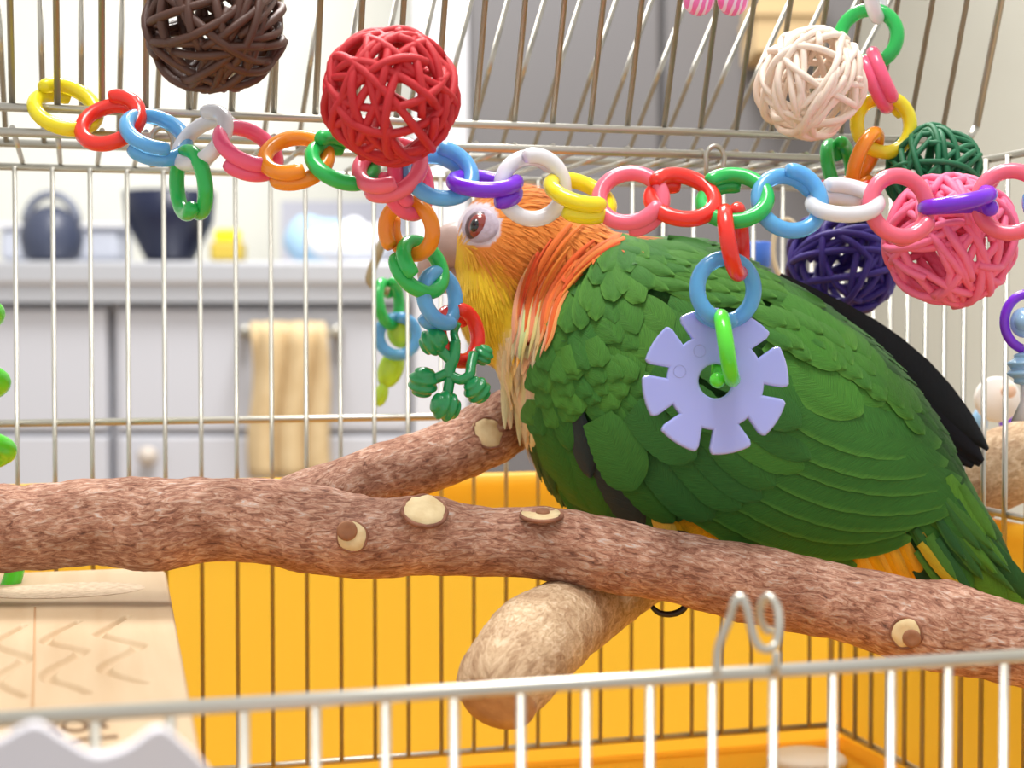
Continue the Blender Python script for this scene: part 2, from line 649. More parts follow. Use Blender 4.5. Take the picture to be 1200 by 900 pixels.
def panel(name, rails, rr, m):
    mb = MB()
    for a, b in rails:
        mb.tube([a, b], rr, 10)
    return mb.build(name, m, cage)


def xs_from(x0, a, b):
    k = math.ceil((a - x0) / SP)
    out = []
    x = x0 + k * SP
    while x < b:
        out.append(x)
        x += SP
    return out


# back wall
ph = PY(150, 400, BY).x
p = panel('back_panel', [(W(LX, BY, z), W(RX, BY, z)) for z in (ZT, -35, ZB)] + [(W(LX, BY, ZB), W(LX, BY, ZT)), (W(RX, BY, ZB), W(RX, BY, ZT))], 1.45, RAIL)
for x in xs_from(ph, LX + 6, RX - 6):
    wire(W(x, BY - 1.6, ZB), W(x, BY - 1.6, ZT), 0.9, WIRE, p)
# side walls
for nm, X, sg_ in (('right_panel', RX, -1), ('left_panel', LX, 1)):
    p = panel(nm, [(W(X, FY, z), W(X, BY, z)) for z in (ZT, -66, ZB)] + [(W(X, FY, ZB), W(X, FY, ZT))], 1.45, WIRE)
    for y in xs_from(BY - 12, FY + 6, BY - 4):
        wire(W(X + sg_ * 1.6, y, ZB), W(X + sg_ * 1.6, y, ZT), 1.05, WIRE, p)
# low front
ZF = -71.8
p = panel('front_panel', [(W(LX, FY, ZF), W(RX, FY, ZF)), (W(LX, FY, ZB), W(RX, FY, ZB))], 1.55, FRONTWIRE)
ph = PY(765, 800, FY).x
for x in xs_from(ph, LX + 6, RX - 4):
    wire(W(x, FY + 1.6, ZB), W(x, FY + 1.6, ZF), 1.05, FRONTWIRE, p)
# fixed roof strip
HY = 535.0
p = panel('roof_strip', [(W(LX, HY, ZT + 0.5), W(RX, HY, ZT + 0.5))], 1.5, STEEL)
ph2 = PY(558, 147, HY).x
for x in xs_from(ph2, LX + 6, RX - 4):
    wire(W(x, HY, ZT + 2), W(x, BY, ZT + 2), 0.95, WIRE, p)
# raised lid leaning towards the front
ZL = 72.5
LD = Vector((0, -0.355, 1.0))
p = panel('roof_lid', [(W(LX, HY, ZL), W(RX + 2, HY, ZL)), (W(RX + 6, HY, ZL + 6), W(RX + 6, HY, ZL + 6) + LD * 150), (W(RX + 2, HY, ZL), W(RX + 6, HY, ZL + 6)), (W(LX, HY, ZL) + LD * 156, W(RX + 6, HY, ZL) + LD * 156)], 1.4, STEEL)
for x in xs_from(ph2, LX + 4, RX - 2):
    wire(W(x, HY + 1.3, ZL), W(x, HY + 1.3, ZL) + LD * 156, 1.05, WIRE, p)
# sloping rear flap
RD = Vector((0, -1.0, 0.77))
p = panel('rear_flap', [(W(LX, BY, ZT + 9), W(RX, BY, ZT + 9)), (W(LX, BY, ZT + 9) + RD * 78, W(RX, BY, ZT + 9) + RD * 78)], 1.6, WIRE)
for x in xs_from(PY(563, 140, 615).x, LX + 4, RX - 2):
    wire(W(x, BY, ZT + 9), W(x, BY, ZT + 9) + RD * 78, 1.05, WIRE, p)
# lid hinges and latch
for (hx, hy) in ((190, 166), (838, 186)):
    c = PY(hx, hy, HY - 3)
    hp = []
    for i in range(15):
        a = -0.3 + (math.pi + 0.6) * i / 14
        hp.append(c + Vector((3.6 * math.cos(a), 0, 4.6 * math.sin(a))))
    hp = [hp[0] + Vector((-0.4, 1, -7))] + hp + [hp[-1] + Vector((0.4, 1, -7))]
    MB().tube(hp, 0.95, 8).build('hinge_loop', STEEL, cage)
lp = interp([(840, 790, 0), (841, 762, 0), (848, 742, -1), (856, 722, -2), (861, 706, -3), (868, 699, -3), (875, 712, -4), (880, 734, -4), (886, 753, -4),
             (896, 761, -4), (908, 756, -3), (913, 735, -2), (911, 713, 0), (901, 699, 2), (892, 708, 4), (891, 724, 5), (897, 738, 6), (903, 739, 7)], 70)
mb = MB().tube([PY(x, y, FY - 2 + d) for x, y, d in lp], 0.95, 10)
mb.build('latch_hook', FRONTWIRE, cage)
MB().tube([PY(909, 790, FY - 2), PY(910, 764, FY - 2)], 0.9, 10).build('latch_pin', FRONTWIRE, cage)
# white corner foot in the tray
mb = MB().lathe(W(RX - 24, BY - 26, -186), [(16, 0), (17, 3), (15, 5), (6, 6)], 30)
tag(mb.build('food_dish_lid', mat('dull_beige', srgb(215, 205, 190), 0.6)), 'pale beige round lid lying in the tray corner', 'lid')

# white scalloped guard at the front
gp = interp([(-120, 880), (-70, 862), (-25, 880), (0, 872), (40, 851), (72, 866), (110, 886), (148, 879), (186, 858), (216, 880), (250, 918), (275, 960)], 60)
front = [PY(x, y, 236) for x, y in gp]
low = [Vector((q.x, q.y, CAMZ - 168)) for q in (front[-1], front[0])]
sg = MB()
n = len(front)
vs, fs = [], []
for i, q in enumerate(front):
    cu = 10 * ((i - n / 2) / (n / 2)) ** 2
    a_ = Vector((q.x, q.y + cu, q.z))
    b_ = Vector((q.x, q.y + cu + 26, CAMZ - 168))
    vs += [a_, b_, a_ + Vector((0, 3, 0)), b_ + Vector((0, 3, 0))]
for i in range(n - 1):
    k = i * 4
    fs += [(k, k + 1, k + 5, k + 4), (k + 2, k + 6, k + 7, k + 3), (k, k + 4, k + 6, k + 2), (k + 1, k + 3, k + 7, k + 5)]
fs += [(0, 2, 3, 1), ((n - 1) * 4, (n - 1) * 4 + 1, (n - 1) * 4 + 3, (n - 1) * 4 + 2)]
sg.add(vs, fs)
gd = thing('seed_guard', W(0, 250, -176), 'white plastic seed guard with a scalloped top edge', 'guard')
sg.build('shield', mat('guard_white', srgb(226, 224, 232), 0.45), gd, smooth=False, bevel=0.6)
q0, q1 = front[0], front[-1]
MB().box(Vector(((q0.x + q1.x) / 2, 275, CAMZ - 172)), (q1.x - q0.x), 60, 8).build('foot', mat('guard_white', (1, 1, 1)), gd, smooth=False)

# ================================================================== WOODEN SHELF
SHZ = -86.0


def on_shelf(x, y, z=SHZ):
    d = FW + RT * ((x - 600) / FPX) - UP * ((y - 450) / FPX)
    return CP + d * (z / d.z)


M_WOOD = mat('pine_board', srgb(196, 174, 142), 0.65, noise=(34, srgb(178, 148, 112), 0.35, (3.5, 0.25, 1)), bump=0.12)
shelf = thing('wooden_shelf', W(-20, 430, SHZ - 14), 'pale pine board shelf with carved zigzag grooves inside the cage', 'shelf')
tr_, br_ = on_shelf(186, 664), on_shelf(240, 905)
yb_, yf_ = tr_.y, 314.0
xr = tr_.x + 2
pts = [Vector((LX + 3, yf_, CAMZ + SHZ))]
pts += [Vector((br_.x, yf_, CAMZ + SHZ))]
for i in range(9):
    a = math.pi / 2 * i / 8
    pts.append(Vector((xr - 14 + 14 * math.cos(a), yb_ - 14 + 14 * math.sin(a), CAMZ + SHZ)))
pts.append(Vector((LX + 3, yb_, CAMZ + SHZ)))
GROOVES = [interp(line, 120) for line in (
    [(150, 722), (122, 738), (118, 744), (150, 752), (162, 758), (128, 776), (124, 786), (152, 796), (170, 800)],
    [(92, 728), (60, 744), (55, 752), (78, 758), (95, 764), (60, 784), (58, 796), (84, 804), (102, 812)],
    [(28, 733), (0, 748), (-8, 756), (14, 764), (30, 772), (0, 790), (-6, 800), (10, 808), (28, 816)])]
NX_, NY_ = 190, 300
X0_ = LX + 3


def right_edge(y):
    e = xr + (br_.x - xr) * max(0, min(1, (yb_ - 14 - y) / (yb_ - 14 - yf_)))
    d = y - (yb_ - 14)
    return e if d <= 0 else xr - 14 + math.sqrt(max(0, 14 * 14 - d * d))


rows_y = [yf_ + (yb_ - yf_) * j / (NY_ - 1) for j in range(NY_)]
rows_x = [right_edge(y) for y in rows_y]
dep = [[0.0] * NX_ for _ in range(NY_)]
for gv in GROOVES:
    for k, (gx, gy) in enumerate(gv):
        q = on_shelf(gx, gy, SHZ)
        wid = 2.3 * (0.55 + 0.45 * math.sin(math.pi * k / 119))
        jc, dy_r = (q.y - yf_) / (yb_ - yf_) * (NY_ - 1), (yb_ - yf_) / (NY_ - 1)
        for j in range(max(0, int(jc - wid / dy_r) - 1), min(NY_, int(jc + wid / dy_r) + 2)):
            dxr = (rows_x[j] - X0_) / (NX_ - 1)
            ic = (q.x - X0_) / dxr
            for i in range(max(0, int(ic - wid / dxr) - 1), min(NX_, int(ic + wid / dxr) + 2)):
                d2 = ((X0_ + dxr * i - q.x) ** 2 + (rows_y[j] - q.y) ** 2) / (wid * wid)
                if d2 < 1:
                    dep[j][i] = max(dep[j][i], 1.7 * (1 - d2))
vs, fs, rim = [], [], []
for j in range(NY_):
    for i in range(NX_):
        e_ = min(i, j, NX_ - 1 - i, NY_ - 1 - j)
        vs.append(Vector((X0_ + (rows_x[j] - X0_) * i / (NX_ - 1), rows_y[j], CAMZ + SHZ - dep[j][i] - (1.2, 0.35, 0.0)[min(e_, 2)])))
for j in range(NY_ - 1):
    for i in range(NX_ - 1):
        a_ = j * NX_ + i
        fs.append((a_, a_ + 1, a_ + NX_ + 1, a_ + NX_))
rim = [i for i in range(NX_)] + [j * NX_ + NX_ - 1 for j in range(1, NY_)] + [(NY_ - 1) * NX_ + i for i in range(NX_ - 2, -1, -1)] + [j * NX_ for j in range(NY_ - 2, 0, -1)]
lo_ = len(vs)
vs += [Vector((vs[k].x, vs[k].y, CAMZ + SHZ - 14)) for k in rim]
for k in range(len(rim)):
    k2 = (k + 1) % len(rim)
    fs.append((rim[k2], rim[k], lo_ + k, lo_ + k2))
fs.append(tuple(lo_ + k for k in range(len(rim) - 1, -1, -1)))
MB().add(vs, fs).build('board', M_WOOD, shelf)
for gv in GROOVES:
    mb = MB().tube([on_shelf(x, y, SHZ - 2.2) for x, y in gv[::3]], 0.55, 6)
    mb.build('groove', M_WOOD, shelf)
c = on_shelf(78, 692)
mb = MB().lathe(c + Vector((0, 0, -0.3)), [(26, 0), (25.5, 0.5), (20, 0.4)], 40)
for v in mb.v:
    v.y = c.y + (v.y - c.y) * 0.62
mb.build('rough_patch', mat('rough_pine', srgb(218, 198, 172), 0.95, noise=(420, srgb(186, 162, 136), 0.2, (1, 1, 1)), bump=0.8), shelf, smooth=False)
c = on_shelf(76, 707)
MB().tube([on_shelf(41, 712, SHZ), on_shelf(40, 780, SHZ), on_shelf(38, 830, SHZ)], 0.35, 6).build('grain_crack', mat('crack_brown', srgb(190, 150, 110), 0.9), shelf)
M_BURN = mat('burnt_ink', srgb(110, 80, 52), 0.9)


def burn(pts_):
    mb = MB().tube([on_shelf(x, y, SHZ + 0.05) for x, y in pts_], 0.55, 6)
    mb.build('burnt_stroke', M_BURN, shelf)


burn([(88 + 14 * math.cos(a), 851.5 + 6 * math.sin(a)) for a in [2 * math.pi * i / 20 for i in range(21)]])
burn([(54, 844), (64, 854), (72, 862)])
burn([(70, 846), (62, 852), (58, 858)])
burn([(112, 847), (119, 848), (128, 843)])
burn([(114, 849), (120, 851), (125, 853)])
burn([(84, 870), (100, 867), (118, 866), (138, 864)])
burn([(20, 850), (34, 846)])

# ================================================================== BRANCHES
BARK = bark_material('red_brown_bark', [(0.30, srgb(84, 58, 50)), (0.41, srgb(150, 102, 82)), (0.49, srgb(186, 136, 112)), (0.57, srgb(210, 170, 146)), (0.68, srgb(214, 204, 198))], 44, (0.5, 1.5, 1), 1.0)
BARK2 = bark_material('grey_beige_bark', [(0.25, srgb(120, 92, 66)), (0.42, srgb(176, 146, 112)), (0.55, srgb(206, 180, 146)), (0.72, srgb(232, 216, 192))], 40, (0.7, 1.3, 1), 0.6)
M_CUT = mat('fresh_cut_wood', srgb(236, 216, 172), 0.8, noise=(260, srgb(216, 190, 142), 0.25, (1, 1, 1)), bump=0.3)
M_COLLAR = mat('knot_bark', srgb(166, 116, 92), 0.9, noise=(190, srgb(112, 70, 54), 0.2, (1, 1, 1)), bump=0.9)
M_BUD = mat('bud_bark', srgb(170, 120, 88), 0.85, noise=(300, srgb(140, 95, 68), 0.25, (1, 1, 1)), bump=0.4)


def limb(ctrl, n, seg=28, amp=0.05, seed=0, bumps=()):
    """rows: x, y, D, radius in pixels"""
    rows = interp(ctrl, n)
    mb = MB()
    path = [P(x, y, D) for x, y, D, r in rows]
    rad = [r * D / FPX for x, y, D, r in rows]
    mb.tube(path, rad, seg)
    for k, v in enumerate(mb.v):
        i = k // seg
        d = v - path[i]
        q = v * 0.035 + Vector((seed, seed * 2, 0))
        for bp_, hh, ss in bumps:
            v += d.normalized() * hh * math.exp(-(v - bp_).length_squared / (2 * ss * ss))
        v += d * (amp * 2.2 * noise.noise(q) + amp * 1.0 * noise.noise(q * 4) + amp * 0.35 * noise.noise(q * 13))
    return mb


br = thing('forked_branch', P(600, 690, 505), 'red-brown natural forked branch spanning the cage under the parrot', 'branch')
main = limb([(-120, 622, 500, 56), (-40, 620, 502, 53), (40, 619, 503, 51), (120, 612, 504, 51), (180, 611, 505, 53), (240, 607, 505, 49), (300, 610, 505, 50), (360, 619, 505, 52), (410, 629, 505, 47), (450, 632, 505, 45),
             (500, 630, 505, 44), (560, 634, 505, 40), (620, 636, 505, 40), (690, 645, 505, 42), (760, 660, 505, 43), (820, 671, 503, 44), (880, 684, 501, 46), (940, 697, 499, 45), (1000, 711, 496, 45),
             (1060, 727, 493, 46), (1110, 739, 491, 51), (1160, 751, 488, 49), (1230, 764, 484, 47), (1290, 778, 481, 46), (1352, 793, 479, 45)], 220, 40, 0.055,
            bumps=[(P(413, 629, 492), 1.8, 6), (P(497, 600, 496), 2.6, 7), (P(632, 600, 500), 1.2, 6), (P(1062, 742, 480), 1.5, 6), (P(1122, 695, 488), 2.0, 8), (P(185, 650, 495), 1.8, 9)])
main.build('main_limb', BARK, br)
fork = limb([(310, 612, 512, 34), (355, 592, 522, 39), (400, 573, 532, 36), (450, 556, 543, 36), (500, 541, 554, 37), (550, 519, 566, 38), (590, 497, 577, 37), (625, 476, 587, 33)], 70, 28, 0.05, 3)
fork.build('fork_limb', BARK, br)
bvh_branch = BVHTree.FromPolygons(main.v, main.f)
bvh_fork = BVHTree.FromPolygons(fork.v, fork.f)


def hit(bvh, x, y):
    d = (P(x, y, 100) - CP).normalized()
    h_ = bvh.ray_cast(CP, d)
    return h_


def cut_face(bvh, x, y, r, rise, parent, tilt=None, bud=None, collar=1.35, squash=1.0):
    """a sawn knot: bark collar, pale sawn disc, sometimes a small round bud"""
    loc, nor, i_, d_ = hit(bvh, x, y)
    if nor.dot(FW) > 0:
        nor = -nor
    ax = (nor + (tilt or Vector((0, 0, 0)))).normalized()
    rm = r * 505 / FPX
    au = (RT - ax * RT.dot(ax)).normalized()
    av = ax.cross(au)
    MB().tube([loc + ax * (rise - 0.2) + (au * math.cos(t) + av * math.sin(t)) * (rm * (1.0 + 0.10 * noise.noise(Vector((x * 0.1, 2 * math.cos(t), 2 * math.sin(t)))))) for t in [2 * math.pi * i / 30 for i in range(30)]], rm * 0.07 + 0.2, 8, closed=True).build('knot_collar', M_COLLAR, parent)
    m2 = MB().lathe(loc + ax * (rise - 0.3), [(rm * 0.98, 0), (rm * 0.93, 0.7), (rm * 0.5, 0.9)], 30, ax)
    for v in m2.v:
        v += ax * 0.3 * noise.noise(v * 0.8)
        r_v = v - loc
        v += (r_v - ax * r_v.dot(ax)) * 0.16 * noise.noise(v * 0.35)
    m2.build('sawn_face', M_CUT, parent)
    if bud:
        bx, by, brr = bud
        c_ = loc + ax * rise + RT * (bx * 0.273) - UP * (by * 0.273)
        MB().lathe(c_ - ax * 1, [(brr, 0), (brr, 1.9), (brr * 0.8, 2.5), (brr * 0.4, 2.3)], 20, ax).build('bud', M_BUD, parent)


cut_face(bvh_branch, 413, 629, 17, 0.3, br, bud=(-6, -7, 3.2), tilt=Vector((0.1, 0, 0)), collar=1.4)
cut_face(bvh_branch, 497, 602, 25, 1.4, br, tilt=Vector((0.0, 0.0, 0.45)), collar=1.15)
cut_face(bvh_branch, 634, 601, 24, -0.4, br, tilt=Vector((0, 0, 1.6)), collar=1.0, bud=(2, 0, 2.2))
cut_face(bvh_branch, 1062, 742, 17, 0.2, br, bud=(6, 5, 2.8), collar=1.5)
cut_face(bvh_fork, 572, 507, 21, -0.1, br, collar=1.1)
# sawn end of the fork
e1, e0 = P(628, 474, 588), P(590, 497, 577)
ax = (e1 - e0).normalized()
MB().lathe(e1 - ax * 1, [(33 * 587 / FPX * 0.98, 0), (33 * 587 / FPX * 0.94, 2), (4, 2.2)], 30, ax).build('sawn_end', M_CUT, br)

pk = thing('stub_perch', P(600, 838, 430), 'thick beige stub perch reaching forward under the branch', 'perch')
stub = limb([(584, 822, 444, 47), (590, 802, 448, 53), (606, 779, 458, 57), (628, 754, 476, 58), (654, 733, 499, 53), (690, 714, 523, 43), (726, 692, 548, 39), (766, 668, 576, 36), (800, 652, 600, 34), (840, 640, 636, 32)], 70, 30, 0.035, 9)
stub.build('perch_body', BARK2, pk)
e1, e0 = P(583, 824, 443), P(592, 800, 449)
ax = (e1 - e0).normalized()
MB().lathe(e1 - ax * 1.5, [(11.1, 0), (10.7, 1.6), (6, 2.2)], 28, ax).build('sawn_end', mat('old_cut', srgb(196, 160, 124), 0.9, noise=(200, srgb(160, 122, 92), 0.25, (1, 1, 1)), bump=0.5), pk)
pk2 = thing('thick_perch', P(1175, 592, 610), 'thick greyish perch fixed to the side bars behind the black wingtip', 'perch')
limb([(1090, 590, 615, 46), (1150, 560, 614, 47), (1200, 539, 612, 47), (1250, 518, 610, 46), (1275, 508, 609, 45)], 40, 28, 0.03, 4).build('perch_body', BARK2, pk2)

# ================================================================== THE PARROT
BD = 560.0                                   # depth of the bird's middle plane
bird = thing('parrot', P(830, 690, BD), 'green-winged parrot with orange nape and yellow face on the branch', 'parrot')


def ell_section(u_, l_, D, hd, n=28):
    """ellipse whose tall axis runs from pixel u_ to pixel l_, half depth hd mm"""
    a = P(*u_, D)
    b = P(*l_, D)
    c = (a + b) / 2
    h = (a - b) / 2
    return [c + h * math.cos(t) + FW * (hd * math.sin(t)) for t in [2 * math.pi * k / n for k in range(n)]]


st = interp([(700, 268, 585, 400, 17, 562), (722, 272, 592, 440, 23, 561), (752, 276, 606, 490, 28, 560), (815, 282, 636, 556, 32, 559), (890, 312, 700, 622, 34, 558), (965, 356, 790, 664, 34, 558),
             (1030, 408, 892, 688, 31, 559), (1082, 470, 985, 696, 26, 558), (1118, 536, 1050, 694, 20, 554), (1148, 590, 1102, 694, 14, 549), (1180, 650, 1145, 704, 8, 545), (1205, 700, 1180, 726, 3, 542)], 46)
mb = MB()
vs, fs = [], []
n = 28
for row in st:
    vs += ell_section(row[0:2], row[2:4], row[5], row[4], n)
for i in range(len(st) - 1):
    for k in range(n):
        k2 = (k + 1) % n
        fs.append((i * n + k, i * n + k2, (i + 1) * n + k2, (i + 1) * n + k))
fs += [tuple(range(n - 1, -1, -1)), tuple((len(st) - 1) * n + k for k in range(n))]
mb.add(vs, fs)
px = BD / FPX
CAX = (RT, FW, UP)


def rot_ax(deg):
    a = R_(deg)
    return (RT * math.cos(a) + UP * math.sin(a), FW, -RT * math.sin(a) + UP * math.cos(a))


mb.sphere(P(606, 294, BD), (78 * px, 22, 78 * px), 28, 18, rot_ax(0))
mb.sphere(P(580, 350, BD), (47 * px, 19, 80 * px), 28, 18, rot_ax(-6 + 14))
mb.sphere(P(660, 312, BD + 1), (80 * px, 21, 66 * px), 28, 18, rot_ax(-20))
mb.sphere(P(612, 400, BD), (38 * px, 20, 75 * px), 28, 18, rot_ax(6))
tmp = mb.mesh('body_raw', ORG[bird])
to = bpy.data.objects.new('body_raw', tmp)
COL.objects.link(to)
rm = to.modifiers.new('r', 'REMESH')
rm.mode = 'VOXEL'
rm.voxel_size = 0.0014
smo = to.modifiers.new('s', 'SMOOTH')
smo.iterations = 14
smo.factor = 0.5
dg = bpy.context.evaluated_depsgraph_get()
body_me = bpy.data.meshes.new_from_object(to.evaluated_get(dg))
body_me.name = 'body'
bpy.data.objects.remove(to, do_unlink=True)
BV = [v.co / S + ORG[bird] for v in body_me.vertices]
BF = [tuple(p_.vertices) for p_ in body_me.polygons]
bvh = BVHTree.FromPolygons(BV, BF)

C_YEL, C_ORA, C_NAPE, C_CREAM = srgb(246, 208, 42), srgb(244, 148, 62), srgb(226, 96, 44), srgb(238, 214, 166)
C_GRN, C_BRT, C_DRK, C_BLK, C_VENT = srgb(58, 114, 40), srgb(96, 154, 48), srgb(34, 78, 38), srgb(15, 15, 27), srgb(246, 186, 30)
C_SKIN = srgb(226, 214, 224)
NB = [(200, 800), (262, 765), (275, 742), (290, 712), (310, 686), (335, 664), (360, 650), (395, 641), (425, 630), (450, 613), (600, 609), (900, 600)]


def neckline(y):
    for (y0, x0), (y1, x1) in zip(NB, NB[1:]):
        if y0 <= y < y1:
            return x0 + (x1 - x0) * (y - y0) / (y1 - y0)
    return 600


def lerp3(a, b, t):
    t = max(0, min(1, t))
    return tuple(p_ + (q - p_) * t for p_, q in zip(a, b))


def plumage(x, y, j=0.0):
    """plumage colour at the place of the body seen at x, y; j jitter"""
    nn = noise.noise(Vector((x * 0.02, y * 0.02, 3.3)))
    if x < neckline(y):
        s = (y - (288 + (x - 535) * 0.72)) + nn * 26 + j * 12      # below this line the face is yellow
        c = lerp3(C_ORA, C_YEL, s / 34 + 0.5)
        dist = neckline(y) - x
        k = max(0, 1 - dist / 52.0)
        if y > 262 and x > 600:
            c = lerp3(c, C_NAPE, k * 1.3 * min(1, (y - 262) / 20))
        if y > 372 and x > 582:
            c = lerp3(c, C_CREAM, (y - 385 + (x - 590) * 0.55 + j * 14) / 32)
        if y > 440:
            c = lerp3(c, C_CREAM, (y - 440) / 15)
        v = 0.93 + 0.12 * nn + j * 0.10
        return tuple(q * v for q in c)
    t = (x - 640) / 460
    light = nn * 0.7 + j * 0.35
    c = lerp3(C_DRK, C_GRN, 0.75 + light * 0.6)
    if x > 985 and y > 668 - (x - 1005) * 0.66 and x < 1060 + (y - 640) * 0.5:
        c = C_VENT
    if 755 < x < 800 and 585 < y < 640:
        c = C_VENT
    if y > 672 and x < 985:
        c = C_CREAM
    v = 0.95 + 0.18 * nn + j * 0.12
    return tuple(q * v for q in c)


ca = body_me.color_attributes.new('Col', 'FLOAT_COLOR', 'POINT')
for i, v in enumerate(BV):
    x, y, D = PX(v)
    c = plumage(x, y)
    e = ((x - 561) / 27) ** 2 + ((y - 264) / 27) ** 2
    if e < 1:
        c = C_SKIN
    ca.data[i].color = (*[q * 0.9 for q in c], 1)
body_me.polygons.foreach_set('use_smooth', [True] * len(body_me.polygons))
M_BODY = feather_material('skin_and_down', 0.8, 1.0, 0.05, 0.2)
body_me.materials.clear()
body_me.materials.append(M_BODY)
bo = bpy.data.objects.new('body', body_me)
COL.objects.link(bo)
bo.parent = bird
ORG[bo] = ORG[bird]

M_FLIGHT = feather_material('flight_feather', 0.55, 34, 0.30, 0.03)
M_PLUME = feather_material('contour_feather', 0.62, 30, 0.34, 0.05)
M_HAIR = feather_material('fine_feather', 0.75, 3, 0.15, 0.25)

FLOW = [((535, 260), (0.5, -0.9)), ((560, 225), (0.9, -0.3)), ((540, 320), (0.15, 1)), ((560, 380), (0.12, 1)), ((572, 420), (0.05, 1)), ((600, 300), (0.85, 0.45)), ((625, 230), (1, 0.12)), ((690, 262), (1, 0.2)),
        ((600, 350), (0.35, 0.9)), ((640, 320), (0.2, 0.9)), ((700, 290), (-0.55, 0.5)), ((665, 325), (-0.6, 0.75)), ((630, 370), (-0.35, 0.95)), ((605, 410), (-0.05, 1)), ((605, 470), (0.1, 1)),
        ((655, 385), (-0.35, 0.9)), ((690, 340), (-0.2, 0.8)), ((715, 365), (0.65, 0.75)), ((770, 300), (1, 0.12)), ((820, 330), (1, 0.2)), ((900, 330), (0.93, 0.38)), ((1000, 400), (0.78, 0.62)), ((1060, 470), (0.68, 0.75)),
        ((640, 440), (0.0, 1)), ((690, 450), (0.7, 0.7)), ((740, 420), (0.75, 0.65)), ((800, 520), (0.8, 0.6)), ((950, 560), (0.95, 0.3)), ((880, 470), (0.9, 0.5)), ((1080, 600), (0.72, 0.68)), ((1150, 640), (0.6, 0.8)),
        ((630, 520), (0.2, 1)), ((670, 570), (0.35, 0.95)), ((720, 600), (0.45, 0.9)), ((850, 640), (0.9, 0.45)), ((1000, 660), (0.7, 0.7))]


def flow(x, y):
    sx = sy = 0
    for (a, b), (dx, dy) in FLOW:
        w = 1.0 / (((x - a) ** 2 + (y - b) ** 2) + 60) ** 1.6
        sx += dx * w
        sy += dy * w
    l = math.hypot(sx, sy) or 1
    return sx / l, sy / l


def put_feather(mb, p, nrm, L, Wd, colr, lift=0.12, base=0.1, dirv=None, tipw=0.5, segs=4, curl=0.0):
    """one small feather lying on the surface, root at p, tip raised a little"""
    if dirv is None:
        x, y, D = PX(p)
        dx, dy = flow(x, y)
        dirv = RT * dx - UP * dy
    t = dirv - nrm * dirv.dot(nrm)
    if t.length < 0.15:
        return
    t.normalize()
    s = t.cross(nrm)
    vs, uvs, cs = [], [], []
    for i in range(segs + 1):
        u = i / segs
        w = Wd * 0.5 * (0.55 + 0.9 * u - 0.45 * u * u) if u < 0.999 else Wd * 0.5 * tipw * 0.35
        if 0.7 < u < 0.999:
            w *= 0.92
        c = p + t * (L * u) + nrm * (base + lift * L * u - curl * L * u * u)
        for k in (-1, 0, 1):
            vs.append(c + s * (w * k) - nrm * (abs(k) * w * 0.22))
            uvs.append((k * 0.5 + 0.5 + L, u + p.x))
            cs.append(tuple(colr))
    fs = []
    for i in range(segs):
        for k in range(2):
            a = i * 3 + k
            fs.append((a, a + 1, a + 4, a + 3))
    mb.add(vs, fs, uvs, cs)


# area-weighted points on the body
tri = []
tot = 0
for p_ in BF:
    a = (BV[p_[1]] - BV[p_[0]]).cross(BV[p_[2]] - BV[p_[0]]).length
    tot += a
    tri.append(tot)
import bisect


def rand_point():
    k = bisect.bisect(tri, random.random() * tot)
    p_ = BF[min(k, len(BF) - 1)]
    w = [random.random() for _ in p_]
    sw = sum(w)
    q = sum((BV[i] * (wi / sw) for i, wi in zip(p_, w)), Vector((0, 0, 0)))
    n_ = (BV[p_[1]] - BV[p_[0]]).cross(BV[p_[2]] - BV[p_[0]]).normalized()
    return q, n_


body_c = sum(BV, Vector((0, 0, 0))) / len(BV)
head_mb, nape_mb, back_mb = MB(), MB(), MB()
for _ in range(22000):
    q, n_ = rand_point()
    x, y, D = PX(q)
    j = random.uniform(-1, 1)
    if ((x - 561) / 25) ** 2 + ((y - 264) / 25) ** 2 < 1:
        continue
    nl = neckline(y)
    if x < nl - 2:
        near = nl - x < 62 and y > 268 and x > 592
        if x < 536 and 262 < y < 335 and abs(D - BD) < 12:
            continue
        c = plumage(x, y, j)
        if near or (y > 395 and x > 582):
            if random.random() < 0.42:
                put_feather(nape_mb, q, n_, random.uniform(11, 17), random.uniform(1.1, 1.9), c, 0.07, 0.1, None, 0.3, 5, 0.02)
        elif random.random() < 0.9:
            put_feather(head_mb, q, n_, random.uniform(4, 7), random.uniform(0.5, 0.95), c, 0.06, 0.05, None, 0.3, 3, 0.02)
    else:
        if random.random() < (0.30 if D > BD - 6 or x > 1030 else 0.12):
            c = plumage(x, y, j)
            if x < 735 and 395 < y < 500:
                L, Wd = random.uniform(8, 11), random.uniform(5.5, 7.5)
            elif y < 300 + (x - 740) * 0.62 + 70:
                L, Wd = random.uniform(12, 18), random.uniform(5, 7.5)
            elif x > 1030 and y > 590:
                L, Wd = random.uniform(13, 19), random.uniform(2.2, 3.6)
            else:
                L, Wd = random.uniform(13, 18), random.uniform(6.5, 8.5)
            put_feather(back_mb, q, n_, L, Wd, c, 0.03, 0.05 + random.random() * 0.2, None, 0.8, 5, 0.02)
tag(head_mb.build('head_plumage', M_HAIR, bird, cols=True), 'short yellow and orange face feathers', kind='stuff')
tag(nape_mb.build('neck_plumage', M_HAIR, bird, cols=True), 'long orange and cream neck feathers', kind='stuff')
tag(back_mb.build('back_plumage', M_PLUME, bird, cols=True), 'overlapping green back feathers', kind='stuff')


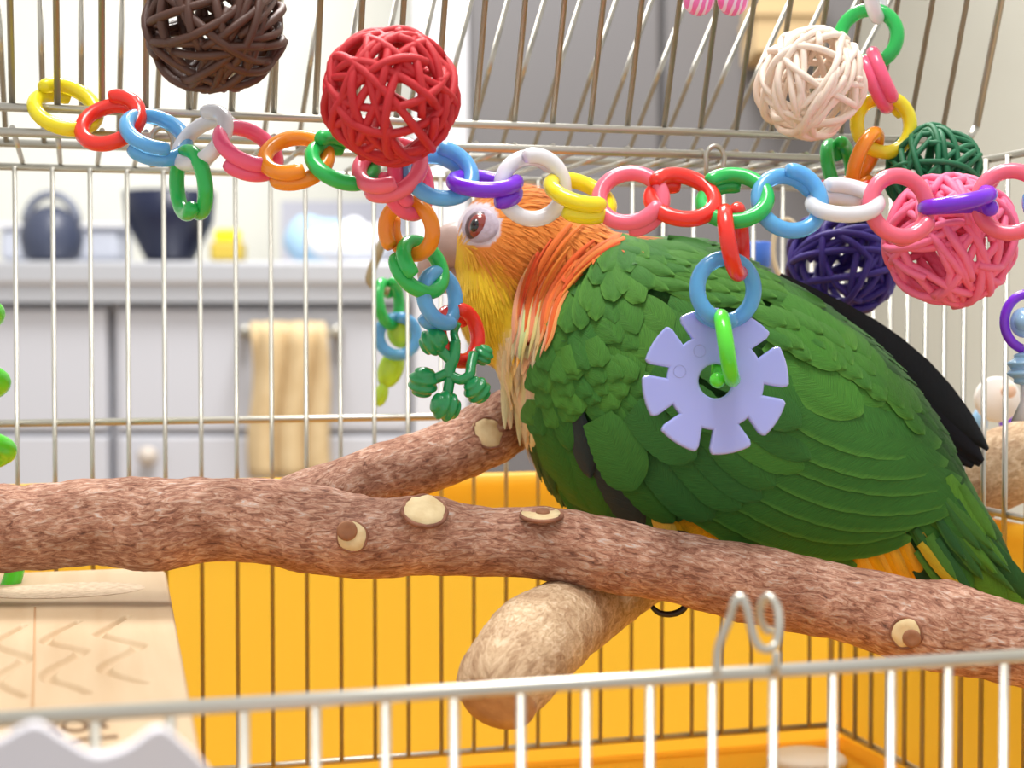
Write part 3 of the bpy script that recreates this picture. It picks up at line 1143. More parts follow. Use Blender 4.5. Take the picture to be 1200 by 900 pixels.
def big_feather(name, base, tip, wpx, colr, layer, bend=0.0, plane=None, m=None, tipround=1.0, edge=None, segs=16, nw=4, lift=1.1, cup=0.8, path=None):
    """one large feather laid over the body along base -> tip (pixels); layer = height above the body"""
    bx, by = base
    tx, ty = tip
    L = math.hypot(tx - bx, ty - by)
    dx, dy = (tx - bx) / L, (ty - by) / L
    mb = MB()
    vs, uvs, cs = [], [], []
    lastD = None
    rows = []
    for i in range(segs + 1):
        u = i / segs
        off = bend * L * math.sin(math.pi * u)
        cx, cy = bx + dx * L * u - dy * off, by + dy * L * u + dx * off
        if path:
            cx, cy = path[i]
            qa, qb = path[max(i - 1, 0)], path[min(i + 1, segs)]
            ql = math.hypot(qb[0] - qa[0], qb[1] - qa[1]) or 1
            dx, dy = (qb[0] - qa[0]) / ql, (qb[1] - qa[1]) / ql
        if u < 0.6:
            w = 0.62 + 0.38 * math.sin(u / 0.6 * math.pi / 2)
        else:
            w = max(0.03, (1 - ((u - 0.6) / 0.4) ** (2.2 * tipround)))  ** 0.6
        row = []
        for k in range(-nw, nw + 1):
            s = k / nw
            x, y = cx - dy * s * wpx / 2 * w, cy + dx * s * wpx / 2 * w
            if abs(k) == nw and i:
                g_ = random.uniform(0.93, 1.0) if i % 2 else 1.0
                x, y = cx + (x - cx) * g_, cy + (y - cy) * g_
            row.append((x, y, s))
        rows.append((u, row))
    # depth of each sample: on the body where the ray meets it, otherwise carried on from its neighbours
    grid = []
    for u, row in rows:
        g = []
        for x, y, s in row:
            D = None
            if plane is None:
                h_ = hit(bvh, x, y)
                if h_[0] is not None:
                    D = PX(h_[0])[2]
            else:
                D = plane(x, y)
            g.append(D)
        grid.append(g)
    flat = [d for g in grid for d in g if d is not None]
    mid = sum(flat) / len(flat) if flat else BD
    prev = [None] * (2 * nw + 1)
    for gi, g in enumerate(grid):
        for k in range(len(g)):
            if g[k] is None:
                around = [g[q] for q in (k - 1, k + 1) if 0 <= q < len(g) and g[q] is not None]
                g[k] = around[0] if around else (prev[k] if prev[k] is not None else mid)
        # keep it stiff across the vane
        av = sum(g) / len(g)
        grid[gi] = [av + (d - av) * 0.75 for d in g]
        prev = grid[gi]
    # and smooth along the shaft
    for _ in range(2):
        for k in range(2 * nw + 1):
            colv = [grid[i][k] for i in range(segs + 1)]
            for i in range(1, segs):
                grid[i][k] = (colv[i - 1] + 2 * colv[i] + colv[i + 1]) / 4
    for i, (u, row) in enumerate(rows):
        for k, (x, y, s) in enumerate(row):
            D = grid[i][k] - layer - lift * u + cup * s * s
            vs.append(P(x, y, D))
            uvs.append((s * 0.5 + 0.5 + layer, u * L / 100.0 + abs(s) * 0.25 + bx))
            c = tuple(colr)
            if edge and (s > 0.85 or u > 0.96):
                c = lerp3(c, edge, 0.45)
            cs.append(c)
    w_ = 2 * nw + 1
    fs = []
    for i in range(segs):
        for k in range(w_ - 1):
            a = i * w_ + k
            fs.append((a, a + 1, a + w_ + 1, a + w_))
    mb.add(vs, fs, uvs, cs)
    o = mb.build(name, m or M_FLIGHT, bird, cols=True)
    return o


G1, G2, G3, G4 = srgb(56, 116, 42), srgb(70, 132, 44), srgb(46, 100, 50), srgb(38, 80, 50)
GE = srgb(104, 166, 62)
SLATE = srgb(52, 62, 62)
# far wing: black flight feathers over the back
farp = lambda x, y: 566 + (x - 900) * 0.02
for i, (b, t, w, bd) in enumerate([((905, 345), (1140, 547), 46, 0.01), ((920, 345), (1149, 545), 46, -0.02), ((935, 345), (1143, 534), 46, -0.03), ((925, 340), (1152, 541), 44, -0.05), ((908, 330), (1158, 527), 40, -0.065)]):
    big_feather('black_flight_feather', b, t, w, C_BLK if i < 4 else srgb(22, 25, 30), -2 + i * 0.5, bd, plane=farp, tipround=0.8)
# long primaries and secondaries of the near wing, lowest first
FLY = [((800, 590), (1004, 664), 40, 0.05, G1), ((815, 580), (1068, 632), 48, 0.09, G1), ((830, 560), (1072, 616), 46, 0.09, G1), ((840, 540), (1118, 598), 50, 0.09, G1), ((850, 515), (1129, 580), 52, 0.09, G1),
       ((860, 495), (1127, 562), 48, 0.08, G1), ((870, 470), (1111, 543), 56, 0.08, G1), ((880, 440), (1103, 521), 62, 0.07, G1)]
for i, (b, t, w, bd, c) in enumerate(FLY):
    big_feather('flight_feather', b, t, w, c, 1.6 + i * 0.75, bd, edge=GE, cup=0.1, segs=22)
# tertials and larger coverts above them
for i, (b, t, w, bd, c) in enumerate([((915, 385), (1066, 490), 56, 0.03, G2), ((905, 395), (1010, 486), 60, 0.05, G2), ((945, 400), (1036, 474), 46, 0.03, G2), ((985, 410), (1080, 482), 34, 0.0, G2),
                                      ((960, 380), (1040, 440), 32, 0.0, G2), ((920, 350), (1000, 405), 30, 0.0, G2), ((1000, 420), (1066, 478), 26, 0, G2), ((900, 372), (985, 432), 34, 0.0, G2)]):
    big_feather('tertial_feather', b, t, w, c, 7.2 + i * 0.3, bd, edge=GE, cup=0.3, segs=20)
# feathers hanging from the bend of the wing
for i, (b, t, w, bd, c) in enumerate([((640, 480), (706, 622), 44, 0.04, G1), ((660, 490), (722, 625), 40, 0.02, G1), ((690, 500), (752, 622), 46, 0.0, SLATE), ((705, 520), (790, 612), 44, 0.0, G1), ((628, 470), (690, 598), 36, 0.06, G1), ((640, 470), (676, 585), 34, 0.05, G1),
                                      ((668, 460), (692, 560), 26, 0.0, SLATE), ((655, 450), (668, 528), 30, 0.0, G1)]):
    big_feather('wing_edge_feather', b, t, w, c, 1.2 + i * 0.3, bd)
# greater coverts
for i, (b, t, w, bd, c) in enumerate([((770, 540), (836, 608), 46, 0.0, G1), ((750, 530), (828, 610), 44, 0.02, G1), ((790, 530), (868, 596), 44, 0.02, G1), ((810, 520), (892, 586), 40, 0.02, G1), ((825, 505), (908, 570), 42, 0.02, G1), ((840, 490), (942, 550), 44, 0.03, G2), ((850, 470), (950, 538), 38, 0.02, G1),
                                      ((740, 480), (815, 538), 52, 0.02, G1), ((700, 490), (744, 574), 62, -0.03, G2), ((860, 440), (938, 500), 46, 0.02, G1), ((760, 440), (850, 500), 52, 0, G1), ((800, 400), (880, 452), 50, 0, G1)]):
    big_feather('covert_feather', b, t, w, lerp3(c, G3, random.random() * 0.5), 2.6 + i * 0.5, bd, cup=0.3, segs=18)
# smaller feathers in shingled rows: shoulder, mantle, upper wing
random.seed(21)


def field(name, pts_, step, L0, W0, colf, layer, jit=0.3, tipround=1.2, edge=None, lift=1.3):
    """fill a polygon (pixels) with feathers following the plumage flow"""
    def inside(x, y):
        c_ = False
        for (x0, y0), (x1, y1) in zip(pts_, pts_[1:] + pts_[:1]):
            if (y0 > y) != (y1 > y) and x < (x1 - x0) * (y - y0) / (y1 - y0) + x0:
                c_ = not c_
        return c_
    x0, x1 = min(p_[0] for p_ in pts_), max(p_[0] for p_ in pts_)
    y0, y1 = min(p_[1] for p_ in pts_), max(p_[1] for p_ in pts_)
    y, r_ = y0, 0
    while y < y1:
        x = x0 + (r_ % 2) * step * 0.5
        while x < x1:
            xx, yy = x + random.uniform(-jit, jit) * step, y + random.uniform(-jit, jit) * step
            if inside(xx, yy):
                dx, dy = flow(xx, yy)
                a = random.uniform(-0.16, 0.16)
                dx, dy = dx * math.cos(a) - dy * math.sin(a), dx * math.sin(a) + dy * math.cos(a)
                l, w = L0 * random.uniform(0.85, 1.15), W0 * random.uniform(0.85, 1.15)
                big_feather(name, (xx - dx * l * 0.5, yy - dy * l * 0.5), (xx + dx * l * 0.5, yy + dy * l * 0.5), w, colf(xx, yy), layer + random.uniform(0, 0.35), random.uniform(-0.04, 0.04), tipround=tipround, segs=7, nw=2, edge=edge, lift=lift, cup=0.7, m=M_PLUME)
            x += step
        y += step * 0.82
        r_ += 1


rv = lambda lo, hi: (lambda x, y: lerp3(G1, C_BRT, random.uniform(lo, hi)))
field('scapular_feather', [(650, 385), (680, 350), (730, 340), (800, 360), (860, 400), (850, 440), (790, 440), (740, 430), (690, 405), (655, 420)], 34, 66, 46, rv(0, 0.45), 2.2, edge=None)
field('lesser_covert', [(618, 440), (640, 415), (690, 402), (740, 425), (770, 455), (760, 490), (720, 505), (690, 480), (660, 480), (635, 500), (620, 480)], 19, 36, 29, rv(0, 0.45), 3.3, tipround=1.6)
field('mantle_feather', [(640, 385), (660, 345), (700, 310), (740, 285), (770, 285), (760, 330), (720, 350), (690, 372)], 21, 46, 26, rv(0, 0.45), 3.0, edge=GE)
field('mantle_feather', [(755, 290), (820, 286), (895, 318), (960, 358), (945, 372), (900, 352), (830, 350), (760, 340)], 19, 62, 17, rv(0, 0.45), 3.2, tipround=0.8, edge=GE)
field('median_covert', [(870, 360), (940, 370), (1000, 400), (1050, 450), (1085, 500), (1070, 505), (1020, 455), (960, 420), (900, 400)], 20, 44, 21, rv(0, 0.45), 9.4, tipround=0.9, edge=GE)
# long hackle feathers draped along the neckline
ARC = interp([(778, 262), (745, 274), (712, 289), (686, 308), (664, 333), (650, 358), (641, 394), (632, 424), (628, 470)], 101)
random.seed(5)
for i in range(120):
    t0 = random.uniform(0, 66)
    dl = random.uniform(22, 34)
    off0 = random.uniform(-3, 50) if i % 3 else random.uniform(-5, 12)
    pth = []
    for q in range(17):
        t = min(99.9, t0 + dl * q / 16)
        k = int(t)
        x = ARC[k][0] + (ARC[k + 1][0] - ARC[k][0]) * (t - k)
        y = ARC[k][1] + (ARC[k + 1][1] - ARC[k][1]) * (t - k)
        tx, ty = ARC[k + 1][0] - ARC[k][0], ARC[k + 1][1] - ARC[k][1]
        l = math.hypot(tx, ty)
        o_ = off0 * (1.0 - 0.25 * q / 16)
        pth.append((x + ty / l * -o_ * 1.0, y + tx / l * o_ * 1.0))
    if any(hit(bvh, *q)[0] is None for q in pth[:-2]):
        continue
    c = lerp3(C_NAPE, C_ORA, random.uniform(0, 0.9))
    if t0 + dl * 0.6 > 68:
        c = lerp3(c, C_CREAM, (t0 + dl * 0.6 - 66) / 12)
    big_feather('hackle_feather', pth[0], pth[-1], random.uniform(4.5, 8.5), tuple(q * random.uniform(0.72, 1.08) for q in c), 2.6 + random.uniform(0, 1.4) + (0.8 if off0 < 8 else 0), 0, m=M_HAIR, tipround=0.7, nw=2, lift=0.9, cup=0.5, path=pth)
# cream breast feathers hanging in long points
for i in range(26):
    x = random.uniform(590, 636)
    y = random.uniform(395, 440)
    l = random.uniform(60, 95)
    big_feather('breast_feather', (x, y), (x + random.uniform(-6, 10) + (612 - x) * 0.25, y + l), random.uniform(7, 12), tuple(q * random.uniform(0.82, 1.05) for q in C_CREAM), 1.2 + random.uniform(0, 1.2), random.uniform(-0.05, 0.05), m=M_HAIR, tipround=0.7, nw=2, lift=0.8, cup=0.5)
# tail
tailp = lambda x, y: 536 + (x - 1060) * 0.01
for i, (b, t, w, c) in enumerate([((1060, 622), (1150, 742), 44, G4), ((1080, 612), (1190, 750), 40, G3), ((1092, 600), (1206, 738), 34, G1), ((1104, 592), (1214, 724), 30, C_BRT), ((1116, 590), (1222, 712), 26, G3), ((1085, 590), (1180, 706), 34, C_BRT), ((1070, 610), (1140, 690), 36, G2), ((1108, 560), (1154, 628), 30, C_BRT), ((1095, 570), (1135, 632), 36, G1)]):
    big_feather('tail_feather', b, t, w, c, i * 0.7, 0.02, plane=tailp, edge=GE if i in (1, 3) else None)
random.seed(9)
for i in range(26):
    x = random.uniform(1068, 1128)
    y = 606 - (x - 1068) * 0.55 + random.uniform(-10, 45)
    l = random.uniform(60, 105)
    a = random.uniform(0.82, 1.02)
    c = lerp3(G3, C_BRT, random.random())
    if x < 1084 and random.random() < 0.5:
        c = lerp3(c, C_VENT, 0.6)
    big_feather('tail_covert', (x, y), (x + l * math.cos(a), y + l * math.sin(a)), random.uniform(10, 17), c, 5.0 + random.uniform(0, 1.5), 0.02, plane=tailp, tipround=0.6, nw=2, edge=GE if i % 3 == 0 else None)
for i, (b, t, w) in enumerate([((996 + 6 * k, 648 - 2.5 * k), (1040 + 5.2 * k, 716 - 1.5 * k), 13) for k in range(11)] + [((768, 594), (792, 650), 26), ((780, 600), (806, 655), 20)]):
    big_feather('yellow_flank_feather', b, t, w, lerp3(C_VENT, srgb(255, 220, 110), (i % 3) * 0.3), 1.0 + (i % 4) * 0.4, 0.0, tipround=0.6)

# eye
he = hit(bvh, 560, 265)
ec = he[0] + FW * 1.4
vs, fs = [], []
for i in range(8):
    for k in range(32):
        t = 2 * math.pi * k / 32
        rx = (27 if math.cos(t) > 0 else 21) * (0.86 + 0.14 * abs(math.cos(t)))
        x, y = 560 + rx * (i / 7) * math.cos(t), 264 + 22.5 * (i / 7) * math.sin(t)
        h_ = hit(bvh, x, y)
        if h_[0] is None:
            h_ = bvh.find_nearest(P(x, y, BD - 8))
        q = h_[0] - FW * (0.9 * (1 - (i / 7) ** 2) + 0.35 + 0.12 * math.sin(i * 2.2)) if i < 7 else h_[0] + FW * 0.5
        vs.append(q)
for i in range(7):
    for k in range(32):
        k2 = (k + 1) % 32
        fs.append((i * 32 + k, i * 32 + k2, (i + 1) * 32 + k2, (i + 1) * 32 + k))
MB().add(vs, fs).build('eye_ring', mat('bare_eye_skin', srgb(194, 182, 196), 0.7, noise=(600, srgb(174, 160, 176), 0.25, (1, 1, 1)), bump=0.4), bird)
eye = MB().sphere(ec, (14.5 * px, 3.6, 18 * px), 28, 16, rot_ax(-18)).build('eye', mat('eyelid_dark', srgb(92, 66, 72), 0.45), bird)
MB().sphere(ec - FW * 1.35 + RT * (1.0 * px), (12.2 * px, 3.0, 15 * px), 28, 16, rot_ax(-18)).build('iris', mat('iris_red', srgb(142, 50, 42), 0.2, coat=1.0), eye)
MB().sphere(ec - FW * 2.5 - RT * (2.5 * px) + UP * (0 * px), (6.6 * px, 2.2, 9.2 * px), 24, 14, rot_ax(-14)).build('pupil', mat('pupil_black', srgb(10, 8, 12), 0.08, coat=1.0), eye)
# beak
M_BEAK = mat('horn_beak', srgb(192, 164, 154), 0.45, noise=(160, srgb(164, 138, 130), 0.3, (1, 1, 1)), bump=0.15)
bk = interp([(552, 292, 30, 10), (535, 290, 30, 9), (520, 295, 26, 7.5), (508, 306, 19, 6), (500, 321, 12, 4.5), (498, 334, 6, 2.8), (500, 343, 2, 1)], 26)
vs, fs = [], []
n = 18
for i, (x, y, h, dpt) in enumerate(bk):
    nx_ = bk[min(i + 1, 25)]
    pv = bk[max(i - 1, 0)]
    tx, ty = nx_[0] - pv[0], nx_[1] - pv[1]
    l = math.hypot(tx, ty)
    ux, uy = -ty / l, tx / l
    c = P(x, y, BD)
    a = (RT * ux - UP * uy) * (h * px)
    vs += [c + a * math.cos(t) + FW * (dpt * math.sin(t)) for t in [2 * math.pi * k / n for k in range(n)]]
for i in range(25):
    for k in range(n):
        k2 = (k + 1) % n
        fs.append((i * n + k, i * n + k2, (i + 1) * n + k2, (i + 1) * n + k))
fs += [tuple(range(n)), tuple(25 * n + k for k in range(n))]
MB().add(vs, fs).build('upper_beak', M_BEAK, bird)
MB().tube([P(x, y, BD) for x, y in [(548, 322), (532, 328), (518, 332), (508, 331)]], [6, 5.2, 3.6, 1.2], 14).build('lower_beak', mat('lower_beak_horn', srgb(168, 140, 130), 0.45), bird)
# legs and feet round the branch
M_FOOT = mat('foot_skin', srgb(62, 50, 48), 0.75, noise=(500, srgb(92, 76, 70), 0.25, (1, 1, 1)), bump=0.6)
M_CLAW = mat('claw_black', srgb(28, 24, 24), 0.35)
for (cx, cy, rad) in ((790, 666, 43), (868, 682, 46)):
    c0_ = P(cx, cy, 505)
    axd = (P(cx + 60, cy + 13, 504) - P(cx - 60, cy - 13, 506)).normalized()
    v_up = (UP - axd * UP.dot(axd)).normalized()
    v_bk = axd.cross(v_up)
    if v_bk.dot(FW) < 0:
        v_bk = -v_bk
    rr = rad * 505 / FPX
    MB().tube([P(cx + 14, cy - 60, 552), P(cx + 8, cy - 30, 540), c0_ + v_bk * (rr + 6) + v_up * 4], [7.5, 5.5, 4.2], 14).build('leg', M_FOOT, bird)
    for k, (side, a0, a1) in enumerate(((-5, 0.1, -0.62), (3, 0.1, -0.6), (-8, 0.2, 0.55), (6, 0.2, 0.5))):
        pts_, rd_ = [], []
        for i in range(12):
            a = a0 + (a1 - a0) * i / 11
            sp_ = side * min(1, i / 4)
            pts_.append(c0_ + axd * sp_ + (v_bk * math.cos(a) + v_up * math.sin(a)) * (rr + 3.0))
            rd_.append(3.1 - 1.0 * i / 11 + 0.25 * math.sin(i * 1.7))
        t_ = MB().tube(pts_, rd_, 12).build('toe', M_FOOT, bird)
        e_ = pts_[-1]
        d_ = (pts_[-1] - pts_[-2]).normalized()
        inw = (c0_ + axd * side - e_).normalized()
        cl = [e_ - d_ * 1 + d_ * (2.5 * i / 7) + inw * (0.5 * (i / 7) ** 2 * 3) for i in range(8)]
        MB().tube(cl, [1.7 * (1 - i / 8.2) + 0.15 for i in range(8)], 10).build('claw', M_CLAW, t_)
# one long dark claw curling under the branch
cl = interp([(764, 711), (772, 718), (784, 720), (796, 717), (803, 710), (800, 700)], 16)
MB().tube([P(x, y, 516) for x, y in cl], [0.75, 0.85, 0.9, 0.95, 1, 1, 1.05, 1.05, 1.1, 1.1, 1.15, 1.15, 1.2, 1.2, 1.2, 1.2], 10).build('claw', M_CLAW, bird)

# ================================================================== RATTAN BALLS
def strand_mesh(seed, turns, m, thick=62):
    rg = random.Random(seed)
    pts_ = []
    n = int(46 * turns)
    pr = rg.uniform(-0.22, 0.22)
    ph = rg.uniform(0, 6.28)
    w1, w2 = rg.choice((2, 3)), rg.choice((3, 4, 5))
    lat = rg.uniform(-0.38, 0.38)
    for i in range(n):
        a = 2 * math.pi * turns * i / (n - 1)
        rad = 0.935 + 0.05 * math.sin(w2 * a * 0.93 + ph) - 0.01
        z = lat + 0.12 * math.sin(w1 * a * 0.5 + ph * 1.3)
        q = Vector((math.cos(a) * math.sqrt(1 - z * z), math.sin(a) * math.sqrt(1 - z * z), z)) * rad
        q.rotate(Matrix.Rotation(pr * a, 3, Vector((1, 0.3, 0)).normalized()))
        pts_.append(q * 1000)
    mb = MB().tube(pts_, thick, 8)
    me = mb.mesh('strand', Vector((0, 0, 0)))
    me.materials.append(m)
    return me


def rattan_ball(x, y, D, rpx, rgb, rgb2, label, seed, count=17, rough=0.55, thin=1.0):
    c = P(x, y, D)
    r = rpx * D / FPX
    t = thing('rattan_ball', c - Vector((0, 0, r)), label, 'toy ball', 'woven rattan balls')
    m = mat('rattan_%d' % seed, rgb, rough, noise=(700, rgb2, 0.3, (1, 1, 1)), bump=0.25, bdist=0.0003)
    rg = random.Random(seed)
    meshes = [strand_mesh(seed * 31 + i, rg.uniform(0.75, 1.7), m, 62 * thin) for i in range(6)]
    for i in range(count):
        o = bpy.data.objects.new('strand', meshes[i % 6])
        COL.objects.link(o)
        o.parent = t
        o.location = (0, 0, r * S)
        o.rotation_euler = (rg.uniform(0, 6.28), rg.uniform(0, 6.28), rg.uniform(0, 6.28))
        k = r * rg.uniform(0.93, 1.0) / 1000.0
        o.scale = (k, k, k)
    return t


rattan_ball(252, 27, 482, 85, srgb(66, 40, 32), srgb(98, 62, 48), 'dark brown rattan ball of thick woven canes', 11, 17, thin=1.02, rough=0.4)
rattan_ball(457, 113, 468, 82, srgb(214, 40, 48), srgb(184, 28, 40), 'bright red rattan ball hanging in front of the link chain', 12, 18, thin=1.06)
rattan_ball(950, 97, 540, 67, srgb(246, 222, 200), srgb(255, 244, 232), 'cream white rattan ball beside the green link', 13, 18)
rattan_ball(1094, 202, 555, 58, srgb(22, 122, 76), srgb(16, 92, 60), 'dark green rattan ball behind the pink ball', 14, 17)
rattan_ball(990, 306, 604, 69, srgb(72, 48, 160), srgb(46, 30, 112), 'indigo rattan ball behind the back of the parrot', 15, 18)
rattan_ball(1114, 281, 519, 80, srgb(250, 104, 146), srgb(255, 132, 168), 'bubblegum pink rattan ball under the purple link', 36, 19, thin=1.0)

# ================================================================== PLASTIC LINKS
LR, LT = 9.65, 2.5
LM = {}


def link_mesh(colname, ov=70, k=1.0):
    key = (colname, ov, k)
    if key in LM:
        return LM[key]
    n = 60
    tot_ = 2 * math.pi + R_(ov)
    path, rad = [], []
    for i in range(n):
        u = i / (n - 1)
        a = -R_(ov) / 2 + tot_ * u
        path.append(Vector((LR * k * math.cos(a), LR * k * math.sin(a), (u - 0.5) * 2 * LT * 0.98)))
        e = min(u, 1 - u) * (n - 1)
        rad.append(LT * (0.72 if e < 0.5 else 0.93 if e < 1.5 else 1.0))
    me = MB().tube(path, rad, 14).mesh('plastic_link', Vector((0, 0, 0)))
    me.materials.append(PL[colname])
    LM[key] = me
    return me


def link(x, y, D, col, ratio, phi, label, ov_at=60, ov=70, k=1.0, flip=1, group='rainbow plastic chain links'):
    """ring seen at x, y; ratio = apparent flatness; phi = image angle of its short axis; ov_at = image angle of the overlap"""
    o = bpy.data.objects.new('plastic_link', link_mesh(col, ov, k))
    COL.objects.link(o)
    s = math.sqrt(max(0, 1 - ratio * ratio)) * flip
    n_ = (-FW * ratio + (RT * math.cos(R_(phi)) + UP * math.sin(R_(phi))) * s).normalized()
    d = RT * math.cos(R_(ov_at)) + UP * math.sin(R_(ov_at))
    xa = d - n_ * d.dot(n_)
    if xa.length < 0.05:
        xa = RT - n_ * RT.dot(n_)
    xa.normalize()
    ya = n_.cross(xa)
    c = P(x, y, D)
    ORG[o] = c
    o.matrix_world = Matrix(((xa.x, ya.x, n_.x, c.x * S), (xa.y, ya.y, n_.y, c.y * S), (xa.z, ya.z, n_.z, c.z * S), (0, 0, 0, 1)))
    return tag(o, label, 'chain link', group)


# the long chain, from the lid rail to the right
CH = [(77, 128, 512, 'yellow', .62, 58, 'yellow link hooked round the lid rail', 100),
      (130, 144, 506, 'red', .80, 100, 'red link between the yellow rail link and a blue link', 70),
      (183, 159, 502, 'blue', .62, 62, 'blue link between a red link and a white link by the lid rail', 250),
      (238, 164, 500, 'white', .72, 130, 'milky white link carrying a hanging green link', 70),
      (291, 175, 497, 'pink', .60, 55, 'pink link between the white link and an orange link', 250),
      (347, 185, 494, 'orange', .74, 98, 'orange link between a pink and a green link', 265),
      (402, 190, 491, 'green', .62, 58, 'green link next to the red ball and the orange link', 100),
      (457, 196, 488, 'salmon', .78, 115, 'salmon pink link half hidden under the red ball', 265),
      (516, 206, 490, 'blue', .78, 65, 'blue link between the red ball and the purple link', 60),
      (568, 217, 488, 'purple', .40, 84, 'purple link just above the eye of the parrot', 300),
      (624, 220, 487, 'white', .97, 0, 'white link over the orange crown of the parrot', 75),
      (680, 229, 486, 'yellow', .52, 72, 'yellow link over the neck of the parrot', 260),
      (739, 233, 485, 'salmon', .88, 110, 'pink link between a yellow and a red link above the green back', 300),
      (800, 233, 484, 'red', .68, 80, 'red link beside the green link that carries the lavender disc', 110),
      (861, 234, 484, 'green', .72, 95, 'green link holding the hanging red link', 105),
      (925, 237, 484, 'blue', .93, 60, 'blue glittery link between the green and the white link', 60),
      (990, 238, 484, 'white', .47, 88, 'white link beneath the hanging orange link', 85),
      (1054, 242, 484, 'salmon', .98, 30, 'pink link in front of the pink ball and beside the white link', 300),
      (1122, 239, 486, 'purple', .14, 97, 'purple link lying edge-on across the pink ball', 330),
      (1185, 237, 488, 'salmon', .94, 150, 'pink link past the purple edge-on link', 150),
      (1236, 255, 492, 'blue', .7, 40, 'blue link at the far end of the long chain', 60)]
for a in CH:
    link(*a)
# hanging links
link(223, 214, 500, 'green', .52, 8, 'green link hanging from the milky white link', 275, flip=-1)
link(480, 214, 496, 'pink', .52, 12, 'pink link behind the salmon link under the red ball', 200)
link(481, 268, 500, 'orange', .84, 200, 'orange link hanging beside the beak of the parrot', 190, k=0.86)
link(494, 313, 504, 'green', .62, 35, 'green link below the orange link at the beak', 200, k=0.88)
link(515, 350, 508, 'blue', .66, 10, 'blue link between the green link and the lower red link', 250, k=0.86)
link(537, 394, 515, 'red', .62, 12, 'red link below the beak holding the green ball toy', 60, k=0.86)
link(860, 284, 482, 'red', .26, 6, 'red link hanging above the lavender disc', 30, ov=120)
link(850, 340, 484, 'blue', .97, 0, 'blue link carrying the lavender disc', 250)
link(847, 408, 482, 'lime', .14, 4, 'lime green link through the hole of the lavender disc', 262, ov=30)
G_ = 'links of the hanging chain beside the cream ball'
link(1023, -12, 550, 'white', .32, 8, 'white link above the green link beside the cream ball', 60, group=G_)
link(1018, 43, 552, 'green', .93, 160, 'green link beside the cream ball', 250, group=G_)
link(1031, 94, 553, 'pink', .34, 20, 'pink link between the green and the yellow hanging links', 200, ov=120, group=G_)
link(1035, 147, 553, 'yellow', .97, 20, 'yellow link above the hanging orange link', 60, group=G_)
link(1013, 187, 551, 'orange', .45, 330, 'orange link hanging beside the dark green ball', 300, group=G_)
link(985, 226, 556, 'red', .45, 100, 'red link under the hanging orange link', 300, group=G_)
link(984, 200, 566, 'green', .5, 10, 'green link behind the hanging orange link', 60, group=G_)

# ================================================================== LAVENDER DISC
DD = 487.0
dc = P(838, 447, DD)
disc = thing('slotted_disc', dc - Vector((0, 0, 23)), 'lavender plastic disc with eight slots hanging before the green wing', 'disc toy')
pd = DD / FPX
RO, RI, SW, RH = 86 * pd, 57 * pd, 6.6 * pd, 20 * pd
outline = []
slots = [R_(80 + 45 * k) for k in range(8)]
for k, s0 in enumerate(slots):
    dI, dO = math.asin(SW / RI), math.asin(SW / RO)
    fl = 0.028                                   # slot mouths flare a little
    outline += [(RI, s0 - dI), (RI, s0), (RI, s0 + dI), ((RI + RO) / 2 - 1, s0 + math.asin(SW / ((RI + RO) / 2 - 1))), (RO - 1.9, s0 + dO + fl * 0.25), (RO - 0.6, s0 + dO + fl * 0.9), (RO, s0 + dO + fl * 1.9)]
    a0, a1 = s0 + dO + fl * 1.9, s0 + R_(45) - dO - fl * 1.9
    for i in range(1, 6):
        outline.append((RO, a0 + (a1 - a0) * i / 6))
    outline += [(RO, a1), (RO - 0.6, s0 + R_(45) - dO - fl * 0.9), (RO - 1.9, s0 + R_(45) - dO - fl * 0.25), ((RI + RO) / 2 - 1, s0 + R_(45) - math.asin(SW / ((RI + RO) / 2 - 1)))]
dn = (-FW + RT * 0.03 + UP * 0.05).normalized()
dx_ = (RT - dn * RT.dot(dn)).normalized()
dy_ = dn.cross(dx_)
TH = 1.7
o2d = [Vector((r * math.cos(a), r * math.sin(a), 0)) for r, a in outline]
n = len(o2d)
h2d = [Vector((RH * math.cos(2 * math.pi * i / 40), RH * math.sin(2 * math.pi * i / 40), 0)) for i in range(40)]


def inset(lp_, d):
    out_ = []
    m_ = len(lp_)
    for i in range(m_):
        e1_ = (lp_[i] - lp_[i - 1]).normalized()
        e2_ = (lp_[(i + 1) % m_] - lp_[i]).normalized()
        nn_ = Vector((-e1_.y - e2_.y, e1_.x + e2_.x, 0))
        nn_ = nn_.normalized() / max(0.55, math.cos(e1_.angle(e2_) / 2)) if nn_.length > 1e-6 else Vector((-e1_.y, e1_.x, 0))
        out_.append(lp_[i] + nn_ * d)
    return out_


def to3(q, z):
    return dc + dx_ * q.x + dy_ * q.y + dn * z


bm = bmesh.new()
for lp_, sgn in ((o2d, 1), (h2d, -1)):
    loops = []
    for d_, z_ in ((0.75, TH), (0.3, TH - 0.12), (0.0, TH - 0.65), (0.0, -TH + 0.65), (0.3, -TH + 0.12), (0.75, -TH)):
        loops.append([bm.verts.new(to3(q, z_)) for q in inset(lp_, d_ * sgn)])
    m_ = len(lp_)
    for A_, B_ in zip(loops, loops[1:]):
        for i in range(m_):
            j = (i + 1) % m_
            bm.faces.new((A_[i], A_[j], B_[j], B_[i]))
    if sgn == 1:
        lo = loops
    else:
        li = loops
for k_ in (0, -1):
    eds = []
    for L_ in (lo[k_], li[k_]):
        for i in range(len(L_)):
            e_ = bm.edges.get((L_[i], L_[(i + 1) % len(L_)]))
            eds.append(e_)
    bmesh.ops.triangle_fill(bm, use_beauty=True, edges=eds)
bmesh.ops.recalc_face_normals(bm, faces=bm.faces)
bm.verts.index_update()
MB().add([v.co.copy() for v in bm.verts], [tuple(v.index for v in f.verts) for f in bm.faces]).build('disc', PL['lavender'], disc, smooth=False)
bm.free()
